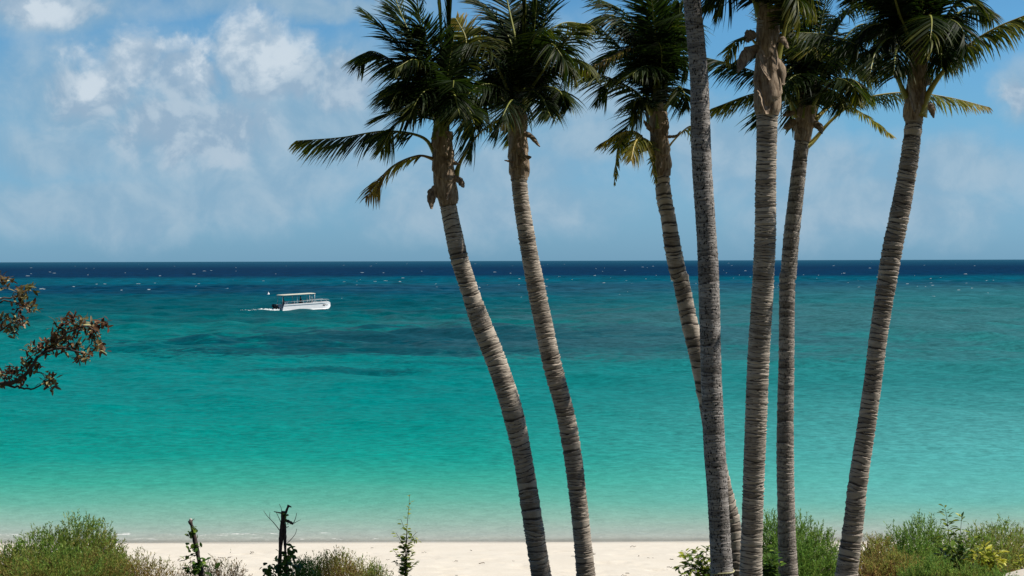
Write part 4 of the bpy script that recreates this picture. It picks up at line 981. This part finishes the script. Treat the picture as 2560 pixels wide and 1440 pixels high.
for px, py in CL:
    c = P(px, py, dT + rr.uniform(-.12, .12)); n = int(rr.integers(11, 19))
    a = rr.normal(0, 1, (n, 3)) + np.array([.1, -.2, .45])
    brown = .1 + rr.random() * .6
    leaves(mb, c + rr.normal(0, .02, (n, 3)), a, rr.uniform(.045, .085, n), rr.uniform(.018, .032, n), rr, brown + .5 * rr.random(n))
mb.build('foliage', MTL, tr_)

# ------------------------------------------------------------------ boat
MWH = simple('white_hull_paint', (.84, .84, .82), .35, 2, .05)
MRF = simple('canopy_cream', (.62, .60, .48), .6, 2, .08)
MAL = simple('aluminium_post', (.62, .64, .65), .35, 4, .1)
MBK = simple('black_engine_cowl', (.015, .015, .017), .4, 4, .2)
MSK = simple('skin', (.28, .16, .10), .6, 6, .1); MNV = simple('navy_cloth', (.012, .014, .028), .9, 10, .3); MHR = simple('dark_hair', (.012, .009, .008), .7, 10, .3)
MGR = simple('grey_deck', (.35, .36, .36), .8, 3, .1)
dB = 219.0; pxm = dB / F
bc = P(760, 777, dB); bc[2] = 0
boat = thing('boat', bc, 'white flat-sided motor boat with a cream canopy crossing the bay', 'boat')
YAW = R(-31)
def bl(v):          # boat coordinates (x to the bow, y to port, z up) to world
    v = np.asarray(v, float).reshape(-1, 3); c_, s_ = math.cos(-YAW), math.sin(-YAW)
    trim = R(1.2); x = v[:, 0] * math.cos(trim) - v[:, 2] * math.sin(trim) * 0; z = v[:, 2] + v[:, 0] * math.sin(trim)
    return np.stack([bc[0] + x * c_ - v[:, 1] * s_, bc[1] + x * s_ + v[:, 1] * c_, z], 1)
def bmb(mb):
    mb.v = [bl(a) for a in mb.v]; return mb
# hull: stations from stern to bow; section: keel, chine, sheer
mb = MB(); st = []
for x in np.linspace(-4.05, 4.25, 22):
    f = (x + 4.05) / 8.3; tap = 1 - max(0, (f - .80) / .20) ** 2.2 * .72
    bw = 1.35 * tap; bot = -.25 + .62 * max(0, (f - .84) / .16) ** 1.8; top = 1.12 + .22 * f - (.25 * max(0, (f - .93) / .07))
    cut = .45 * max(0, (.06 - f) / .06)
    x2 = lambda z: x + (cut * (z - .2) * .8 if f < .06 else 0)
    st.append([(x2(bot), 0, bot), (x2(.1), -bw * .92, max(.05, bot + .12)), (x2(.22), -bw * 1.02, max(.2, bot + .25)), (x2(.3), -bw * .97, max(.28, bot + .32)), (x2(.9), -bw * .86, top - .22), (x2(1), -bw * .91, top - .19), (x2(top), -bw * .89, top), (x2(top), -bw * .78, top), (x2(.5), -bw * .78, .45),
               (x2(.5), bw * .78, .45), (x2(top), bw * .78, top), (x2(top), bw * .89, top), (x2(1), bw * .91, top - .19), (x2(.9), bw * .86, top - .22), (x2(.3), bw * .97, max(.28, bot + .32)), (x2(.22), bw * 1.02, max(.2, bot + .25)), (x2(.1), bw * .92, max(.05, bot + .12))])
V = np.array(st).reshape(-1, 3); k = 17
q = np.array([[i * k + j, i * k + (j + 1) % k, (i + 1) * k + (j + 1) % k, (i + 1) * k + j] for i in range(21) for j in range(k)])
mb.add(V, [q, np.arange(k)[::-1][None], (np.arange(k) + 21 * k)[None]]); bmb(mb).build('hull', MWH, boat, smooth=False)
mb = MB(); box(mb, (3.2, 0, 1.3), (1.5, 1.5, .06), 0, .02); bmb(mb).build('foredeck', MGR, boat)
mb = MB()
n = 9
for zz, sc in ((2.52, 1.0), (2.60, 1.0), (2.66, .9)):
    ang = np.linspace(0, 2 * math.pi, 28, endpoint=False)
    sq = lambda a, p: np.sign(np.cos(a)) * np.abs(np.cos(a)) ** p
    xs = -1.35 + 2.95 * sc * np.sign(np.cos(ang)) * np.abs(np.cos(ang)) ** .3; ys = 1.25 * sc * np.sign(np.sin(ang)) * np.abs(np.sin(ang)) ** .3
    mb.v.append(np.stack([xs, ys, np.full(28, zz) + .02 * (xs + 1)], 1))
mb.n = 84
q = np.array([[i * 28 + j, i * 28 + (j + 1) % 28, (i + 1) * 28 + (j + 1) % 28, (i + 1) * 28 + j] for i in range(2) for j in range(28)])
mb.f = [q, np.arange(28)[::-1][None], (np.arange(28) + 56)[None]]; mb.mi = [np.zeros(len(f)) for f in mb.f]
bmb(mb).build('canopy', MRF, boat)
for x in (-3.9, -1.5, .9, 1.35):
    for y in (-.98, .98):
        mb = MB(); tube(mb, [(x, y, 1.15), (x, y, 2.53 + .02 * x)], .045, 8); bmb(mb).build('post', MAL, boat)
for y in (-1.05, 1.05):
    mb = MB(); tube(mb, [(-3.5, y, 1.5), (-1, y, 1.53), (1.4, y, 1.62), (3.3, y * .95, 1.68), (3.9, y * .6, 1.55)], .025, 6)
    for x in (-3.5, -2, -.5, 1, 2.4, 3.3): tube(mb, [(x, y, 1.1), (x, y, 1.52 + .03 * x * .5)], .02, 6)
    bmb(mb).build('rail', MAL, boat)
for y in (-.55, .55):
    mb = MB(); box(mb, (-4.75, y, .95), (.55, .42, .5), 0, .1); box(mb, (-4.7, y, .45), (.28, .18, .7), 0, .04); box(mb, (-4.3, y, .62), (.5, .3, .2), 0, .04); box(mb, (-4.75, y, .05), (.42, .12, .3), 0, .03)
    bmb(mb).build('outboard_motor', MBK, boat)
mb = MB(); box(mb, (-2.9, .2, 1.0), (.55, .8, 1.0), 0, .06); bmb(mb).build('helm_console', MWH, boat)
for x in (-1.4, -.1, 1.2):
    mb = MB(); box(mb, (x, .1, .72), (.5, 1.5, .5), 0, .05); box(mb, (x - .24, .1, 1.12), (.08, 1.6, .5), 0, .03); bmb(mb).build('bench_seat', MGR, boat)
# dark marking near the bow
mb = MB()
for i, (x, z, a, ww) in enumerate([(2.75, .98, .3, .30), (2.85, .86, -.5, .26), (2.98, .95, .9, .22), (3.18, .92, -.2, .2), (3.34, .90, .7, .2), (3.5, .9, -.3, .16), (2.7, .88, 1.2, .2)]):
    f = (x + 4.05) / 8.3; tap = 1 - max(0, (f - .80) / .20) ** 2.2 * .72
    box(mb, (0, 0, 0), (ww, .02, .07)); vv = mb.v[-1]; ca, sa = math.cos(a), math.sin(a)
    mb.v[-1] = np.stack([vv[:, 0] * ca - vv[:, 2] * sa + x, vv[:, 1] - 1.25 * tap, vv[:, 0] * sa + vv[:, 2] * ca + z - .1], 1)
bmb(mb).build('hull_lettering', MBK, boat)

def person(label, x, y, zf, sit=False, face=1, seed=1):
    r = np.random.default_rng(seed)
    o = bl([(x, y, zf)])[0]
    root = thing('person', o, label, 'person', 'people aboard the boat')
    H = .48 if sit else .92
    if sit: J = {'p': (0, 0, .48), 'c': (.0, 0, .80), 's': (0, 0, .98), 'n': (.02, 0, 1.06), 'h': (.05, 0, 1.16), 'h2': (.05, 0, 1.27)}
    else: J = {'p': (0, 0, .94), 'c': (.0, 0, 1.2), 's': (.01, 0, 1.42), 'n': (.02, 0, 1.52), 'h': (.04, 0, 1.62), 'h2': (.04, 0, 1.73)}
    E = [('p', 'c'), ('c', 's'), ('s', 'n'), ('n', 'h'), ('h', 'h2')]; Rd = {'p': .15, 'c': .14, 's': .13, 'n': .055, 'h': .095, 'h2': .075}
    for sgn, nm in ((-1, 'l'), (1, 'r')):
        sz = J['s'][2]
        J['sh' + nm] = (0, sgn * .2, sz - .02); J['el' + nm] = (.08, sgn * .27, sz - .28); J['wr' + nm] = (.3, sgn * .2, sz - .32); J['ha' + nm] = (.4, sgn * .18, sz - .3)
        E += [('s', 'sh' + nm), ('sh' + nm, 'el' + nm), ('el' + nm, 'wr' + nm), ('wr' + nm, 'ha' + nm)]
        Rd.update({'sh' + nm: .07, 'el' + nm: .05, 'wr' + nm: .035, 'ha' + nm: .045})
        pz = J['p'][2]
        J['hi' + nm] = (0, sgn * .1, pz - .06)
        if sit: J['kn' + nm] = (.42, sgn * .13, pz); J['an' + nm] = (.42, sgn * .13, .08); J['to' + nm] = (.56, sgn * .14, .04)
        else: J['kn' + nm] = (.03, sgn * .12, .5); J['an' + nm] = (0, sgn * .13, .09); J['to' + nm] = (.16, sgn * .15, .04)
        E += [('p', 'hi' + nm), ('hi' + nm, 'kn' + nm), ('kn' + nm, 'an' + nm), ('an' + nm, 'to' + nm)]
        Rd.update({'hi' + nm: .095, 'kn' + nm: .065, 'an' + nm: .045, 'to' + nm: .04})
    def skin(name, keys, grow, material, rootk):
        ks = [k for k in J if k in keys]; ix = {k: i for i, k in enumerate(ks)}
        vs = []
        for k in ks:
            v = J[k]; vs.append(tuple(bl([(x + face * v[0], y + v[1], zf + v[2])])[0]))
        es = [(ix[a], ix[b]) for a, b in E if a in ix and b in ix]
        me = bpy.data.meshes.new(name); me.from_pydata(vs, es, []); me.materials.append(material)
        ob = bpy.data.objects.new(name, me); COL.objects.link(ob); ob.parent = root; ob.matrix_parent_inverse = Matrix.Translation(-Vector(root.location))
        md = ob.modifiers.new('Skin', 'SKIN')
        if not me.skin_vertices: me.skin_vertices.new()
        for k in ks:
            sv = me.skin_vertices[0].data[ix[k]]; sv.radius = (Rd[k] + grow,) * 2; sv.use_root = (k == rootk)
        md.use_smooth_shade = True
        sb = ob.modifiers.new('Subdivision', 'SUBSURF'); sb.levels = 1; sb.render_levels = 2
        return ob
    skin('body', set(J), 0, MSK, 'p')
    skin('shirt', {'p', 'c', 's', 'shl', 'shr', 'ell', 'elr'}, .018, MNV, 'p')
    skin('shorts', {'p', 'hil', 'hir', 'knl', 'knr'}, .022, MNV, 'p')
    mb = MB(); hc = np.array(J['h2']) + np.array([-.02, 0, -.01])
    for i in range(6):
        z = -.06 + i * .034; rr_ = .105 * math.sqrt(max(0.02, 1 - (z / .13) ** 2)) if z > 0 else .1
        mb.v.append(np.array([[x + face * (hc[0] + rr_ * math.cos(a) - .012), y + rr_ * math.sin(a) * .9, zf + hc[2] + z] for a in np.linspace(0, 6.283, 12, endpoint=False)]))
    mb.n = 72; q = np.array([[i * 12 + j, i * 12 + (j + 1) % 12, (i + 1) * 12 + (j + 1) % 12, (i + 1) * 12 + j] for i in range(5) for j in range(12)])
    mb.f = [q, (np.arange(12) + 60)[None]]; mb.mi = [np.zeros(len(q)), np.zeros(1)]
    bmb(mb).build('hair', MHR, root)
person('person in dark clothes standing at the stern of the boat by the motors', -3.55, -.3, .45, False, 1, 1)
person('person in dark clothes standing amidships under the boat canopy', -.75, -.4, .45, False, 1, 2)
person('person in dark clothes sitting low under the front of the boat canopy', 1.25, -.3, .55, True, -1, 3)
# wake
mb = MB(); rr = np.random.default_rng(81); n = 90
xs = np.linspace(-4.3, -12.5, n)
for lane, (y0, sp_) in enumerate(((-.7, .035), (.7, -.035), (0, 0))):
    yy_ = y0 - sp_ * (xs + 4.3) * -1.2 + rr.normal(0, .05, n); wd = (.28 + .02 * -(xs + 4.3)) * rr.uniform(.5, 1.3, n) * np.clip((xs + 12.5) / 6, .05, 1)
    ht = .26 * rr.uniform(.5, 1.3, n) * np.clip((xs + 12.5) / 6, .1, 1)
    V = np.concatenate([np.stack([xs, yy_ - wd, np.full(n, -.03)], 1), np.stack([xs, yy_, .16 + ht], 1), np.stack([xs, yy_ + wd, np.full(n, -.03)], 1)])
    V[:, 2] -= V[:, 0] * math.sin(R(1.2))
    q = np.concatenate([np.stack([np.arange(n - 1) + o, np.arange(1, n) + o, np.arange(1, n) + o + n, np.arange(n - 1) + o + n], 1) for o in (0, n)])
    mb.add(V, q)
mwk, t, out = mat('wake_foam'); n = t.noise(t.obj(), 2, 4)
principled(t, out, t.mix(n, (.40, .50, .52, 1), (.72, .76, .77, 1)), .8)
bmb(mb); tag(mb.build('wake_foam', mwk), 'white foam wake trailing left behind the boat', 'foam', kind='stuff')
# marker buoy beyond the boat
c = P(671, 737, 318); c[2] = 0
by = thing('marker_buoy', c, 'small white conical marker floating beyond the stern of the boat', 'buoy')
mb = MB(); tube(mb, [(c[0], c[1], z) for z in (-.2, 0, .1, .2, .45, .75, .82)], [.32, .42, .42, .36, .2, .05, .02], 14); mb.build('cone', MWH, by)
mb = MB(); tube(mb, [(c[0], c[1], z) for z in (.06, .1, .14)], [.43, .46, .43], 14); mb.build('fender_ring', MGR, by)

# scraps of dry seaweed on the sand
mb = MB(); rr = np.random.default_rng(91)
for k in range(70):
    x = rr.uniform(-13, 9); y = rr.uniform(28.2, 36.8) if k % 3 else rr.normal(33.5, .5)
    z = float(ground(x, y)) + .02; n = 7; a = rr.uniform(-.6, .6); L_ = rr.uniform(.02, .09)
    s = np.linspace(-1, 1, n)
    tube(mb, np.stack([x + L_ * s * math.cos(a), y + L_ * s * math.sin(a) + rr.normal(0, .02, n), z + np.abs(rr.normal(0, .012, n))], 1), rr.uniform(.004, .009), 5)
tag(mb.build('seaweed_scraps', MTW), 'thin scraps of dry seaweed scattered over the pale sand', 'seaweed', kind='stuff')
